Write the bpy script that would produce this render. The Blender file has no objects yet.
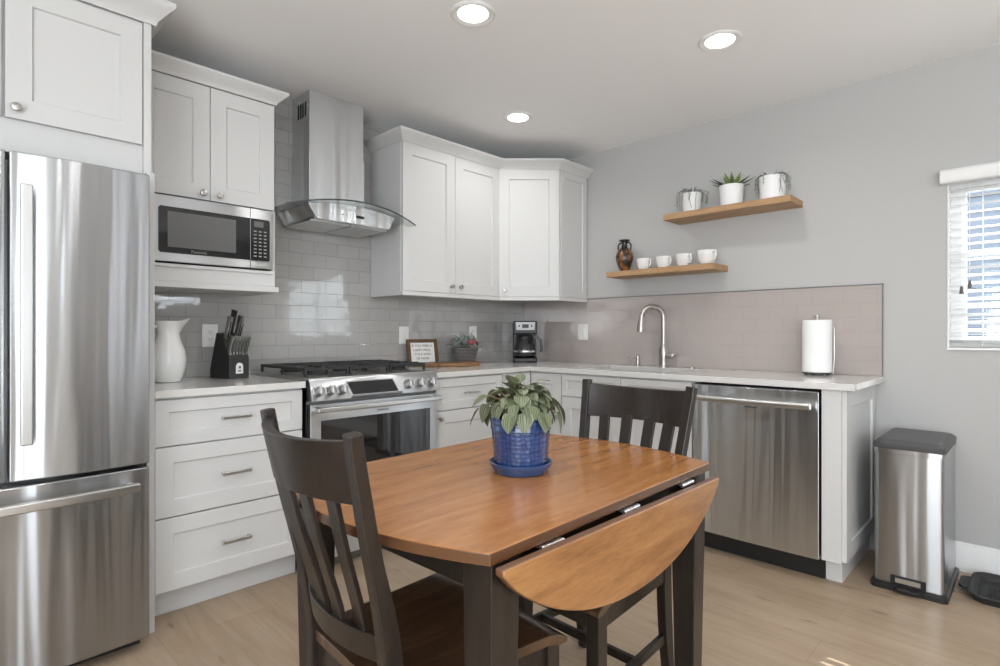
import bpy, bmesh, math, random
from mathutils import Vector, Matrix
PI = math.pi
S = bpy.context.scene
COL = S.collection

# ------------------------------------------------------------ camera
cam = bpy.data.cameras.new('camera'); cam.sensor_width = 36.0; cam.lens = 20.07
cam.shift_y = -0.0003; cam.clip_start = 0.02
co = bpy.data.objects.new('camera', cam); COL.objects.link(co)
TH = math.radians(44.29)
co.location = (-3.445, -3.088, 1.135)
co.rotation_euler = (PI/2, 0, TH - PI/2)
S.camera = co

# ------------------------------------------------------------ colour management, world, sun, big lights
S.view_settings.view_transform = 'Standard'
S.view_settings.look = 'None'
S.view_settings.gamma = 1.0
S.view_settings.use_curve_mapping = False
S.view_settings.exposure = -0.50
S.cycles.use_denoising = True
S.cycles.max_bounces = 10; S.cycles.diffuse_bounces = 6; S.cycles.glossy_bounces = 5
S.cycles.transmission_bounces = 6; S.cycles.transparent_max_bounces = 12
S.cycles.caustics_reflective = False; S.cycles.caustics_refractive = False
S.cycles.sample_clamp_indirect = 6.0
W = bpy.data.worlds.new('daylight'); S.world = W; W.use_nodes = True
bg = W.node_tree.nodes['Background']; bg.inputs[0].default_value = (0.86, 0.93, 1.0, 1); bg.inputs[1].default_value = 7.0

def area(name, loc, rot, sx, sy, power, col=(1, 1, 1), portal=False):
    l = bpy.data.lights.new(name, 'AREA'); l.shape = 'RECTANGLE'; l.size = sx; l.size_y = sy
    l.energy = power; l.color = col
    o = bpy.data.objects.new(name, l); COL.objects.link(o); o.location = loc; o.rotation_euler = rot
    return o
# added fill lamps standing in for daylight, set in unseen openings behind the camera
FILL_COL = (0.96, 0.98, 1.0)
FILL_TILT = math.radians(62)   # fill lamps tilted up to brighten the ceiling
area('fill_patio', (-4.1, -6.25, 1.15), (PI/2+FILL_TILT, 0, 0), 1.7, 2.1, 46, FILL_COL)           # facing +y
area('fill_rear', (-.95, -6.25, 1.85), (PI/2+FILL_TILT, 0, 0), .55, .6, 5, FILL_COL)  # small added lamp, placed for its streak in the fridge reflection
area('fill_left', (-5.45, -3.9, 1.3), (PI/2+FILL_TILT, 0, -PI/2), 2.6, 1.9, 150, FILL_COL)          # facing +x
sun = bpy.data.lights.new('sun', 'SUN'); sun.energy = 14.0; sun.angle = math.radians(0.2); sun.color = (1, .96, .9)
so = bpy.data.objects.new('sun', sun); COL.objects.link(so)
so.rotation_euler = Vector((1, -0.205, .875)).to_track_quat('Z', 'Y').to_euler()

# ------------------------------------------------------------ mesh builder
class MB:
    def __init__(s):
        s.bm = bmesh.new(); s.uv = None
    def _x(s, vs, M):
        if M is not None:
            for v in vs: v.co = M @ v.co
        return vs
    def box(s, x0, x1, y0, y1, z0, z1, M=None):
        x0, x1 = sorted((x0, x1)); y0, y1 = sorted((y0, y1)); z0, z1 = sorted((z0, z1))
        c = [(x0,y0,z0),(x1,y0,z0),(x1,y1,z0),(x0,y1,z0),(x0,y0,z1),(x1,y0,z1),(x1,y1,z1),(x0,y1,z1)]
        v = [s.bm.verts.new(p) for p in c]
        for f in ((0,3,2,1),(4,5,6,7),(0,1,5,4),(1,2,6,5),(2,3,7,6),(3,0,4,7)): s.bm.faces.new([v[i] for i in f])
        s._x(v, M); return s
    def rings(s, rings, cap0=True, cap1=True, closed=True, M=None):
        R = [[s.bm.verts.new(p) for p in r] for r in rings]; n = len(R[0])
        for a, b in zip(R[:-1], R[1:]):
            for i in range(n if closed else n-1):
                j = (i+1) % n; s.bm.faces.new((a[i], a[j], b[j], b[i]))
        if cap0: s.bm.faces.new(R[0][::-1])
        if cap1: s.bm.faces.new(R[-1])
        for r in R: s._x(r, M)
        return s
    def lathe(s, prof, n=32, c=(0,0,0), sx=1, sy=1, M=None, cap0=True, cap1=True):
        rr = []
        for r, z in prof:
            r = max(r, 1e-4)
            rr.append([(c[0]+r*sx*math.cos(2*PI*i/n), c[1]+r*sy*math.sin(2*PI*i/n), c[2]+z) for i in range(n)])
        return s.rings(rr, cap0, cap1, M=M)
    def cyl(s, p0, p1, r0, r1=None, n=20):
        return s.tube([p0, p1], [r0, r0 if r1 is None else r1], n)
    def tube(s, pts, r, n=12, flat=1.0, up=None):
        pts = [Vector(p) for p in pts]
        rs = r if isinstance(r, (list, tuple)) else [r]*len(pts)
        rings = []; nrm = None
        for i, p in enumerate(pts):
            t = (pts[min(i+1, len(pts)-1)] - pts[max(i-1, 0)]).normalized()
            if nrm is None:
                a = Vector(up) if up else (Vector((0,0,1)) if abs(t.z) < .9 else Vector((1,0,0)))
                nrm = (a - t*a.dot(t)).normalized()
            else: nrm = (nrm - t*nrm.dot(t)).normalized()
            b = t.cross(nrm)
            rings.append([p + (nrm*math.cos(2*PI*k/n)*flat + b*math.sin(2*PI*k/n))*rs[i] for k in range(n)])
        return s.rings(rings)
    def prism(s, poly, a, b, axis='z', M=None):
        # poly in the two other axes (order xy, xz, yz)
        def P(q, h):
            return {'z': (q[0], q[1], h), 'y': (q[0], h, q[1]), 'x': (h, q[0], q[1])}[axis]
        return s.rings([[P(q, a) for q in poly], [P(q, b) for q in poly]], M=M)
    def slab(s, pathpts, w, t, wdir, M=None):
        # rectangular section swept along a path: w along wdir, t perpendicular to both
        pts = [Vector(p) for p in pathpts]; rings = []
        ws = w if isinstance(w, (list, tuple)) else [w]*len(pts); ts = t if isinstance(t, (list, tuple)) else [t]*len(pts)
        for i, p in enumerate(pts):
            d = (pts[min(i+1, len(pts)-1)] - pts[max(i-1, 0)]).normalized()
            wd = Vector(wdir); wd = (wd - d*wd.dot(d)).normalized(); td = d.cross(wd)
            W2, T2 = ws[i]/2, ts[i]/2
            rings.append([p+wd*W2+td*T2, p-wd*W2+td*T2, p-wd*W2-td*T2, p+wd*W2-td*T2])
        return s.rings(rings, M=M)
    def quad(s, a, b, c, d, uvs=None):
        f = s.bm.faces.new([s.bm.verts.new(p) for p in (a, b, c, d)])
        if uvs:
            if s.uv is None: s.uv = s.bm.loops.layers.uv.new('UVMap')
            for l, u in zip(f.loops, uvs): l[s.uv].uv = u
        return s
    def grid(s, fn, nu, nv, uvs=False):
        V = [[s.bm.verts.new(fn(i/nu, j/nv)) for j in range(nv+1)] for i in range(nu+1)]
        if uvs and s.uv is None: s.uv = s.bm.loops.layers.uv.new('UVMap')
        for i in range(nu):
            for j in range(nv):
                try: f = s.bm.faces.new((V[i][j], V[i+1][j], V[i+1][j+1], V[i][j+1]))
                except ValueError: continue
                if uvs:
                    for l, (a, b) in zip(f.loops, ((i,j),(i+1,j),(i+1,j+1),(i,j+1))): l[s.uv].uv = (a/nu, b/nv)
        return s

def empty(name, loc=(0,0,0), rz=0):
    o = bpy.data.objects.new(name, None); COL.objects.link(o); o.location = loc; o.rotation_euler = (0, 0, rz)
    o.empty_display_size = .1
    return o
def tag(o, label, cat, group=None):
    o['label'] = label; o['category'] = cat
    if group: o['group'] = group
    return o
def thing(name, label, cat, loc=(0,0,0), rz=0, group=None):
    return tag(empty(name, loc, rz), label, cat, group)
def build(name, mb, mat, parent=None, bevel=0, seg=2, smooth=True, label=None, solid=0, recalc=True, loc=None, angle=35):
    bm = mb.bm
    if recalc: bmesh.ops.recalc_face_normals(bm, faces=bm.faces[:])
    me = bpy.data.meshes.new(name); bm.to_mesh(me); bm.free()
    o = bpy.data.objects.new(name, me); COL.objects.link(o)
    me.materials.append(mat)
    if smooth:
        me.polygons.foreach_set('use_smooth', [True]*len(me.polygons)); me.set_sharp_from_angle(angle=math.radians(angle))
    if solid:
        m = o.modifiers.new('thickness', 'SOLIDIFY'); m.thickness = solid; m.offset = 0
    if bevel:
        m = o.modifiers.new('bevel', 'BEVEL'); m.width = bevel; m.segments = seg; m.limit_method = 'ANGLE'; m.angle_limit = math.radians(35)
        m.harden_normals = True
    if parent: o.parent = parent
    if loc: o.location = loc
    if label: o['label'] = label
    return o
def struct(name, mb, mat, **k):
    o = build(name, mb, mat, **k)
    if not o.parent: o['kind'] = 'structure'
    return o
def copy_tree(o, parent=None):
    c = o.copy(); COL.objects.link(c)
    if parent: c.parent = parent
    for ch in [x for x in bpy.data.objects if x.parent == o]: copy_tree(ch, c)
    return c
def text(name, body, size, mat, parent, loc, rot, ext=0.0006, align='CENTER'):
    cu = bpy.data.curves.new(name, 'FONT'); cu.body = body; cu.size = size; cu.extrude = ext
    cu.align_x = align; cu.align_y = 'CENTER'; cu.space_line = .95
    tmp = bpy.data.objects.new(name, cu)
    dg = bpy.context.evaluated_depsgraph_get(); COL.objects.link(tmp); dg.update()
    me = bpy.data.meshes.new_from_object(tmp.evaluated_get(dg)); bpy.data.objects.remove(tmp)
    o = bpy.data.objects.new(name, me); COL.objects.link(o); me.materials.clear(); me.materials.append(mat)
    o.parent = parent; o.location = loc; o.rotation_euler = rot
    return o

# ------------------------------------------------------------ materials
def mat(name, col, rough=.5, metal=0, spec=.5, coat=0, coat_r=.1, emis=None, est=0, trans=0, ior=1.45, aniso=0, sheen=0):
    m = bpy.data.materials.new(name); m.use_nodes = True
    b = m.node_tree.nodes['Principled BSDF']
    b.inputs['Base Color'].default_value = (*col, 1); b.inputs['Roughness'].default_value = rough
    b.inputs['Metallic'].default_value = metal; b.inputs['Specular IOR Level'].default_value = spec
    b.inputs['Coat Weight'].default_value = coat; b.inputs['Coat Roughness'].default_value = coat_r
    b.inputs['Transmission Weight'].default_value = trans; b.inputs['IOR'].default_value = ior
    b.inputs['Anisotropic'].default_value = aniso
    if emis: b.inputs['Emission Color'].default_value = (*emis, 1); b.inputs['Emission Strength'].default_value = est
    return m
class N:
    def __init__(s, m): s.t = m.node_tree; s.b = s.t.nodes['Principled BSDF']
    def n(s, ty, **k):
        x = s.t.nodes.new(ty)
        for a, v in k.items():
            if a.startswith('_'): x.inputs[a[1:].replace('_', ' ')].default_value = v
            else: setattr(x, a, v)
        return x
    def l(s, a, b): s.t.links.new(a, b)
    def coord(s, kind='Object', scale=(1,1,1), rot=(0,0,0)):
        c = s.n('ShaderNodeTexCoord'); m = s.n('ShaderNodeMapping'); m.inputs['Scale'].default_value = scale; m.inputs['Rotation'].default_value = rot
        s.l(c.outputs[kind], m.inputs['Vector']); return m.outputs[0]
    def noise(s, vec, scale, detail=4, rough=.5, dist=0):
        x = s.n('ShaderNodeTexNoise'); x.inputs['Scale'].default_value = scale; x.inputs['Detail'].default_value = detail
        x.inputs['Roughness'].default_value = rough; x.inputs['Distortion'].default_value = dist; s.l(vec, x.inputs['Vector']); return x.outputs['Fac']
    def ramp(s, fac, stops):
        r = s.n('ShaderNodeValToRGB'); e = r.color_ramp.elements
        while len(e) > 1: e.remove(e[-1])
        e[0].position = stops[0][0]; e[0].color = (*stops[0][1], 1)
        for p, c in stops[1:]: q = e.new(p); q.color = (*c, 1)
        s.l(fac, r.inputs[0]); return r.outputs[0]
    def bump(s, h, strength=.2, dist=.01, normal=None):
        b = s.n('ShaderNodeBump'); b.inputs['Strength'].default_value = strength; b.inputs['Distance'].default_value = dist
        s.l(h, b.inputs['Height'])
        if normal: s.l(normal, b.inputs['Normal'])
        return b.outputs[0]
    def mix(s, fac, a, b, ty='MIX'):
        x = s.n('ShaderNodeMix', data_type='RGBA', blend_type=ty)
        for i, v in ((0, fac), (6, a), (7, b)):
            if isinstance(v, (int, float)): x.inputs[i].default_value = v
            elif isinstance(v, tuple): x.inputs[i].default_value = (*v, 1)
            else: s.l(v, x.inputs[i])
        return x.outputs[2]
def thin_glass(name, tint, rough=.015):
    m = bpy.data.materials.new(name); m.use_nodes = True; nt = m.node_tree; nt.nodes.clear(); nn = nt.nodes.new
    o_ = nn('ShaderNodeOutputMaterial'); tr = nn('ShaderNodeBsdfTransparent'); gl = nn('ShaderNodeBsdfGlossy'); gl.inputs['Roughness'].default_value = rough
    tr.inputs[0].default_value = (*tint, 1); lw = nn('ShaderNodeLayerWeight'); pw = nn('ShaderNodeMath'); pw.operation = 'POWER'; pw.inputs[1].default_value = 4.5
    ma = nn('ShaderNodeMath'); ma.operation = 'MULTIPLY_ADD'; ma.inputs[1].default_value = .85; ma.inputs[2].default_value = .04; mx = nn('ShaderNodeMixShader')
    nt.links.new(lw.outputs['Facing'], pw.inputs[0]); nt.links.new(pw.outputs[0], ma.inputs[0]); nt.links.new(ma.outputs[0], mx.inputs[0])
    nt.links.new(tr.outputs[0], mx.inputs[1]); nt.links.new(gl.outputs[0], mx.inputs[2]); nt.links.new(mx.outputs[0], o_.inputs[0])
    return m
def wood(name, c0, c1, c2, axis=(1,14,14), scale=3, rough=.35, coat=0.3, wear=None, bumpy=.05):
    m = mat(name, c1, rough, coat=coat, coat_r=.18); n = N(m)
    v = n.coord('Object', axis)
    a = n.noise(v, scale, 6, .6, .6); b = n.noise(v, scale*7, 3, .5, .2)
    col = n.ramp(a, [(.28, c0), (.5, c1), (.72, c2)])
    col = n.mix(.30, col, n.ramp(b, [(.28, c0), (.72, c2)]), 'MIX')
    n.l(col, n.b.inputs['Base Color'])
    n.l(n.bump(b, bumpy, .002), n.b.inputs['Normal'])
    return m
def steel(name, col=(.55,.55,.54), rough=.25, wave=.6, fx=9.0, fz=.45, aniso=1.0, axis=0):
    # brushed across (horizontal): highlights stretch vertically; the sheet is very slightly wavy
    m = mat(name, col, rough, 1.0, aniso=aniso); n = N(m); n.b.inputs['Anisotropic Rotation'].default_value = .25
    t = n.n('ShaderNodeTangent', direction_type='RADIAL', axis='Z'); n.l(t.outputs[0], n.b.inputs['Tangent'])
    v = n.coord('Object', (fx, fx, fz)); h = n.noise(v, 1.0, 1.5, .5, .25)
    v2 = n.coord('Object', (2.0, 2.0, 420)); h2 = n.noise(v2, 1.0, 2, .5)
    nb = n.bump(h, wave, .02); nb = n.bump(h2, .02, .0008, nb)
    n.l(nb, n.b.inputs['Normal'])
    return m

def wall_mat(name, col, b=.05, sc=60):
    m = mat(name, col, .75, spec=.3); n = N(m); v = n.coord('Object')
    n.l(n.bump(n.noise(v, sc, 4, .6), b, .004), n.b.inputs['Normal']); return m
M = {}
M['wall'] = wall_mat('painted_wall', (.47,.467,.458), .10, 45)
M['ceiling'] = wall_mat('ceiling_paint', (.90,.905,.91), .06, 60)
M['white'] = mat('cabinet_white', (.60,.60,.592), .42)
M['trimwhite'] = mat('trim_white', (.78,.78,.77), .4)
M['dark_gap'] = mat('dark_gap', (.02,.02,.02), .8)
M['steel'] = steel('brushed_steel', (.49,.505,.52))
M['steel_dish'] = steel('brushed_steel_dishwasher', (.66,.685,.71), .22, 1.0, 7.0, .35)
M['steel_hood'] = steel('brushed_steel_hood', (.74,.755,.77), .25, .9, 7, .35)
M['steel_range'] = steel('brushed_steel_range', (.60,.615,.63), .30, .06, 3, .3)
M['knobsteel'] = mat('knob_steel', (.34,.34,.335), .30, 1)
M['steel_small'] = mat('satin_steel', (.60,.60,.585), .28, 1)
M['steel_edge'] = mat('dark_steel_edge', (.22,.22,.22), .35, 1)
M['nickel'] = mat('brushed_nickel', (.46,.435,.41), .28, 1)
M['chrome'] = mat('polished_chrome', (.75,.75,.75), .08, 1)
M['black'] = mat('black_plastic', (.018,.018,.018), .35)
M['blackmatte'] = mat('black_rubber', (.03,.03,.031), .6)
M['iron'] = mat('cast_iron', (.025,.025,.025), .55)
M['glassblack'] = mat('black_glass', (.012,.012,.013), .04, spec=.8)
M['screen'] = mat('microwave_mesh_window', (.13,.13,.13), .10, spec=.6)
M['ceramic'] = mat('white_glazed_ceramic', (.80,.80,.79), .12, coat=.5)
M['potwhite'] = mat('matte_white_pot', (.80,.80,.80), .45)
M['plate'] = mat('plastic_plate', (.80,.795,.78), .35)
M['slot'] = mat('outlet_slot', (.12,.11,.10), .5)
M['paper'] = mat('paper_towel', (.84,.84,.83), .9)
M['soil'] = mat('soil', (.05,.035,.025), .95)
M['button'] = mat('keypad_legend', (.30,.30,.29), .5)
M['grey_plastic'] = mat('dark_grey_plastic', (.075,.075,.077), .42)
M['lamp'] = mat('lamp_diffuser', (1,1,1), .5, emis=(1,.985,.95), est=9)
M['siding'] = mat('neighbour_siding', (.15,.17,.21), .8)
M['blind'] = mat('blind_slat', (.84,.85,.86), .45)
M['outside_ground'] = mat('outside_ground', (.35,.35,.33), .9)

m = M['quartz'] = mat('quartz_counter', (.66,.65,.63), .16, coat=.3, coat_r=.05); n = N(m)
v = n.coord('Object'); n.l(n.ramp(n.noise(v, 9, 8, .7), [(.3,(.635,.625,.605)),(.6,(.665,.655,.635))]), n.b.inputs['Base Color'])

def tile_mat(name, axis, c1, c2, mortar, rough=.08):
    m = mat(name, c1, rough, coat=.8, coat_r=.03); n = N(m); n.b.inputs['Coat IOR'].default_value = 1.7
    c = n.n('ShaderNodeTexCoord'); sp = n.n('ShaderNodeSeparateXYZ'); n.l(c.outputs['Object'], sp.inputs[0])
    cb = n.n('ShaderNodeCombineXYZ'); n.l(sp.outputs[axis], cb.inputs[0]); n.l(sp.outputs[2], cb.inputs[1])
    mp = n.n('ShaderNodeMapping'); mp.inputs['Location'].default_value = (.03, -.910+.0762*12, 0); n.l(cb.outputs[0], mp.inputs[0])
    br = n.n('ShaderNodeTexBrick'); n.l(mp.outputs[0], br.inputs['Vector'])
    br.offset = .5; br.inputs['Scale'].default_value = 1; br.inputs['Brick Width'].default_value = .1524; br.inputs['Row Height'].default_value = .0762
    br.inputs['Mortar Size'].default_value = .0016; br.inputs['Mortar Smooth'].default_value = .15; br.inputs['Bias'].default_value = 0
    br.inputs['Color1'].default_value = (*c1, 1); br.inputs['Color2'].default_value = (*c2, 1); br.inputs['Mortar'].default_value = (*mortar, 1)
    n.l(br.outputs['Color'], n.b.inputs['Base Color'])
    v = n.coord('Object'); wob = n.noise(v, 9, 2, .5)
    inv = n.n('ShaderNodeMath', operation='SUBTRACT'); inv.inputs[0].default_value = 1; n.l(br.outputs['Fac'], inv.inputs[1])
    nb = n.bump(wob, .10, .012); nb = n.bump(inv.outputs[0], .5, .0015, nb); n.l(nb, n.b.inputs['Normal']); n.l(nb, n.b.inputs['Coat Normal'])
    return m
M['tileA'] = tile_mat('glazed_tile_range_wall', 0, (.40,.39,.375), (.37,.362,.348), (.28,.275,.265))
M['tileB'] = tile_mat('glazed_tile_sink_wall', 1, (.44,.39,.368), (.43,.382,.36), (.40,.362,.342), .14)

# floor: oak planks running along x
m = M['floor'] = mat('oak_planks', (.4,.3,.2), .36, spec=.4); n = N(m)
v = n.coord('Object', rot=(0,0,PI/2))
br = n.n('ShaderNodeTexBrick'); n.l(v, br.inputs['Vector']); br.offset = .37; br.offset_frequency = 2
for k_, x_ in (('Scale',1),('Brick Width',1.25),('Row Height',.19),('Mortar Size',.0012),('Mortar Smooth',.1)): br.inputs[k_].default_value = x_
br.inputs['Color1'].default_value = (.0,.0,.0,1); br.inputs['Color2'].default_value = (1,1,1,1); br.inputs['Mortar'].default_value = (.3,.3,.3,1)
base = n.ramp(br.outputs['Color'], [(0,(.34,.242,.158)),(.5,(.40,.295,.20)),(1,(.45,.34,.242))])
g1 = n.noise(n.coord('Object', (16,1.2,1)), 2.2, 7, .65, .8); g2 = n.noise(n.coord('Object', (5,1.6,1)), 1.1, 3, .5, .4)
col = n.mix(.55, base, n.ramp(g1, [(.3,(.28,.195,.126)),(.5,(.40,.30,.205)),(.75,(.51,.405,.30))]))
col = n.mix(.35, col, n.ramp(g2, [(.3,(.29,.21,.14)),(.7,(.48,.375,.275))]))
kn = n.noise(n.coord('Object', (7,2.0,1)), 2.6, 1, .3); col = n.mix(n.ramp(kn, [(.70,(0,0,0)),(.78,(.7,.7,.7))]), col, (.17,.11,.07))
col = n.mix(n.ramp(br.outputs['Fac'], [(0,(0,0,0)),(1,(.32,.32,.32))]), col, (.14,.09,.06))
n.l(col, n.b.inputs['Base Color']); n.l(n.bump(g1, .06, .002), n.b.inputs['Normal'])

M['tabletop'] = wood('honey_oak_top', (.235,.080,.019), (.37,.152,.042), (.48,.225,.075), (1.3,10,10), 2.4, .24, .25)
def edge_dark(m, lo=.35, hi=.85, comp=2, col=(.10,.045,.02)):
    # stained end grain round the edge of a board
    n = N(m); c = n.n('ShaderNodeTexCoord'); sp = n.n('ShaderNodeSeparateXYZ'); n.l(c.outputs['Normal'], sp.inputs[0])
    ab = n.n('ShaderNodeMath', operation='ABSOLUTE'); n.l(sp.outputs[comp], ab.inputs[0])
    src = n.b.inputs['Base Color'].links[0].from_socket
    n.l(n.mix(n.ramp(ab.outputs[0], [(lo,(0,0,0)),(hi,(1,1,1))]), col, src), n.b.inputs['Base Color'])
edge_dark(M['tabletop'])
M['leafwood'] = wood('honey_oak_leaf', (.17,.065,.02), (.32,.142,.047), (.43,.22,.08), (1.4,9,9), 2.6, .30, .25)
edge_dark(M['leafwood'], .35, .85, 1, (.13,.06,.028))
M['espresso'] = wood('espresso_wood', (.008,.0055,.0045), (.016,.0115,.009), (.032,.022,.016), (10,10,1.2), 3, .36, .15)
M['seatwood'] = wood('seat_walnut', (.028,.014,.008), (.070,.036,.018), (.15,.085,.042), (2,12,2), 2.5, .30, .35)
M['shelfwood'] = wood('shelf_oak', (.27,.15,.07), (.40,.24,.12), (.50,.32,.18), (10,1.2,10), 3, .5, 0)
M['boardwood'] = wood('board_acacia', (.10,.045,.018), (.23,.115,.045), (.36,.20,.09), (1.5,10,3), 4, .4, .1)
M['framewood'] = wood('sign_frame_wood', (.06,.03,.015), (.12,.065,.03), (.2,.12,.06), (6,6,6), 5, .6, 0)

# ------------------------------------------------------------ room shell
H = 2.465; X0 = -5.2; Y0 = -6.0
T = .14
b = MB(); b.box(X0-T, T, Y0-T, T, -.08, 0); struct('floor', b, M['floor'])
b = MB(); b.box(X0-T, T, Y0-T, T, H, H+.1); struct('ceiling', b, M['ceiling'])
b = MB(); b.box(X0-T, T, 0, T, 0, H); struct('wall_range', b, M['wall'])
WY0, WY1, WZ0, WZ1 = -4.60, -2.752, 1.052, 1.885
b = MB(); b.box(0, T, WY1, 0, 0, H); b.box(0, T, Y0-T, WY0, 0, H); b.box(0, T, WY0, WY1, 0, WZ0); b.box(0, T, WY0, WY1, WZ1, H); struct('wall_right', b, M['wall'])
# rear wall (behind the camera) with unseen openings added for the fill lamps
b = MB(); b.box(X0-T, -5.0, Y0-T, Y0, 0, H); b.box(-5.0, -3.2, Y0-T, Y0, 2.25, H); b.box(-3.2, -1.3, Y0-T, Y0, 0, H)
b.box(-1.3, -.6, Y0-T, Y0, 0, 1.5); b.box(-1.3, -.6, Y0-T, Y0, 2.15, H); b.box(-.6, 0, Y0-T, Y0, 0, H); struct('wall_rear', b, M['wall'])
b = MB(); b.box(X0-T, X0, -2.5, T, 0, H); b.box(X0-T, X0, Y0-T, -5.3, 0, H); b.box(X0-T, X0, -5.3, -2.5, 0, .25); b.box(X0-T, X0, -5.3, -2.5, 2.3, H); struct('wall_left', b, M['wall'])  # unseen wall, its opening added for the left fill lamp
def frame_yz(b, x0, x1, y0, y1, z0, z1, w=.05):
    b.box(x0,x1,y0,y0+w,z0,z1); b.box(x0,x1,y1-w,y1,z0,z1); b.box(x0,x1,y0+w,y1-w,z0,z0+w); b.box(x0,x1,y0+w,y1-w,z1-w,z1); return b
def frame_xz(b, x0, x1, y0, y1, z0, z1, w=.05):
    b.box(x0,x0+w,y0,y1,z0,z1); b.box(x1-w,x1,y0,y1,z0,z1); b.box(x0+w,x1-w,y0,y1,z0,z0+w); b.box(x0+w,x1-w,y0,y1,z1-w,z1); return b
b = frame_xz(MB(), -5.0, -3.2, Y0-.10, Y0-.03, .0, 2.25, .07); b.box(-4.14, -4.06, Y0-.10, Y0-.04, .07, 2.18); struct('door_2', b, M['trimwhite'])  # unseen patio door added to frame a fill lamp
b = frame_xz(MB(), -1.3, -.6, Y0-.10, Y0-.03, 1.5, 2.15, .05); b.box(-1.25, -.65, Y0-.09, Y0-.04, 1.81, 1.84); struct('added_rear_window', b, M['trimwhite'])  # unseen window added to give the fridge door a bright reflected streak
b = frame_yz(MB(), X0-.10, X0-.03, -5.3, -2.5, .25, 2.3, .05); b.box(X0-.09, X0-.04, -4.39, -4.34, .30, 2.25); b.box(X0-.09, X0-.04, -3.46, -3.41, .30, 2.25); struct('added_left_window', b, M['trimwhite'])  # unseen glazing added and widened to carry the strongest fill lamp
# baseboard on the right wall: stepped profile
prof = [(0,0),(-.016,0),(-.016,.095),(-.013,.104),(-.013,.112),(-.008,.122),(-.008,.130),(-.003,.136),(0,.136)]
b = MB(); b.prism([(x, z) for x, z in prof], Y0, -2.48, 'y'); struct('baseboard_right', b, M['trimwhite'])
b = MB(); b.box(X0, 0, Y0, Y0+.014, 0, .0) if False else b.box(-3.2, 0, Y0, Y0+.014, 0, .13); struct('baseboard_rear', b, M['trimwhite'])
b = MB(); b.box(X0, X0+.014, Y0, 0, 0, .13); struct('baseboard_left', b, M['trimwhite'])
# tiled splashbacks
b = MB(); b.box(-2.838, -.009, -.008, -.0005, .9105, H-.001); struct('trim_1', b, M['tileA'], smooth=False)
b = MB(); b.box(-.008, -.0005, -2.490, -.0005, .9105, 1.385); struct('trim_2', b, M['tileB'], smooth=False)
b = MB(); b.box(-.011, -.0002, -2.494, -2.490, .9105, 1.389); b.box(-.011, -.0002, -2.494, -.64, 1.385, 1.389); struct('trim_3', b, M['steel_edge'])

# window on the right wall
wi = empty('window_1', (0, 0, 0)); wi['kind'] = 'structure'
b = frame_yz(MB(), .07, .125, WY0+.001, WY1-.001, WZ0+.001, WZ1-.001, .065); frame_yz(b, .001, .07, WY0+.0005, WY1-.0005, WZ0+.0005, WZ1-.0005, .008); build('window_frame', b, M['trimwhite'], wi, .002)
b = MB(); b.box(.085, .115, WY0+.045, WY1-.045, 1.505, 1.535); b.box(.085, .115, WY0+.045, WY1-.045, 1.255, 1.28)
for yy in (-3.676,): b.box(.085, .115, yy-.014, yy+.014, WZ0+.045, WZ1-.045)
build('muntin', b, M['trimwhite'], wi)
M['pane'] = thin_glass('window_glass', (.96,.98,.98), .01)
b = MB(); b.box(.098, .102, WY0+.045, WY1-.045, WZ0+.045, WZ1-.045); build('pane', b, M['pane'], wi)
b = MB(); b.box(-.012, .07, WY0+.001, WY1-.001, WZ0-.0, WZ0+.012); build('window_sill', b, M['trimwhite'], wi, .002)
# venetian blind
bl = thing('venetian_blind', 'white horizontal slat blind with valance hanging in the right-hand window', 'blind', (0, (WY0+WY1)/2, WZ0))
hw = (WY1-WY0)/2
b = MB(); b.prism([(-.001,.797),(-.055,.797),(-.062,.807),(-.062,.850),(-.052,.862),(-.001,.862)], -hw-.022, hw+.022, 'y'); build('valance', b, M['trimwhite'], bl, .002)
for i in range(20):
    z = .776 - i*.0378; b = MB()
    Mx = Matrix.Translation((.034, 0, z)) @ Matrix.Rotation(math.radians(-18), 4, 'Y')
    b.rings([[Mx @ Vector((-.024, y, -.001)), Mx @ Vector((0, y, .0025)), Mx @ Vector((.024, y, -.001)), Mx @ Vector((.024, y, -.0035)), Mx @ Vector((0, y, 0)), Mx @ Vector((-.024, y, -.0035))] for y in (-hw+.008, hw-.008)])
    build('slat', b, M['blind'], bl)
b = MB(); b.box(.012, .058, -hw+.008, hw-.008, .014, .034); build('bottom_rail', b, M['grey_plastic'] if False else mat('rail_grey', (.42,.43,.42), .5), bl, .002)
for yy in (hw-.13, 0, -hw+.13):
    b = MB(); b.cyl((.008, yy, .02), (.008, yy, .80), .0012, n=6); b.cyl((.060, yy, .02), (.060, yy, .80), .0012, n=6); build('ladder_cord', b, M['blind'], bl)
for yy, zz in ((hw-.055, .30), (hw-.085, .325)):
    b = MB(); b.cyl((-.004, yy, zz), (-.004, yy, .80), .0012, n=6); c_ = build('pull_cord', b, M['blind'], bl)
    b = MB(); b.lathe([(.003,.035),(.006,.03),(.009,.0),(.007,-.002)], 12, (-.004, yy, zz-.03)); build('tassel', b, M['slot'], c_)
# neighbour's house seen through the window
nb = thing('neighbouring_house', 'blue-grey clapboard house side seen through the window blind', 'house', (4.2, -1.2, 0))
b = MB()
for k in range(26): b.prism([(0, k*.16), (.05, k*.16), (.05, k*.16+.158), (.02, k*.16+.158)], -2.6, 3.0, 'y')
build('clapboard_wall', b, M['siding'], nb)
b = MB(); b.prism([(-.45, 4.05), (.6, 4.95), (.6, 5.1), (-.5, 4.2)], -2.8, 3.2, 'y'); build('roof', b, M['steel_edge'], nb)
b = MB(); b.box(T, 14, -14, 8, -.5, -.1); o = build('ground', b, M['outside_ground']); o['kind'] = 'structure'

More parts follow.
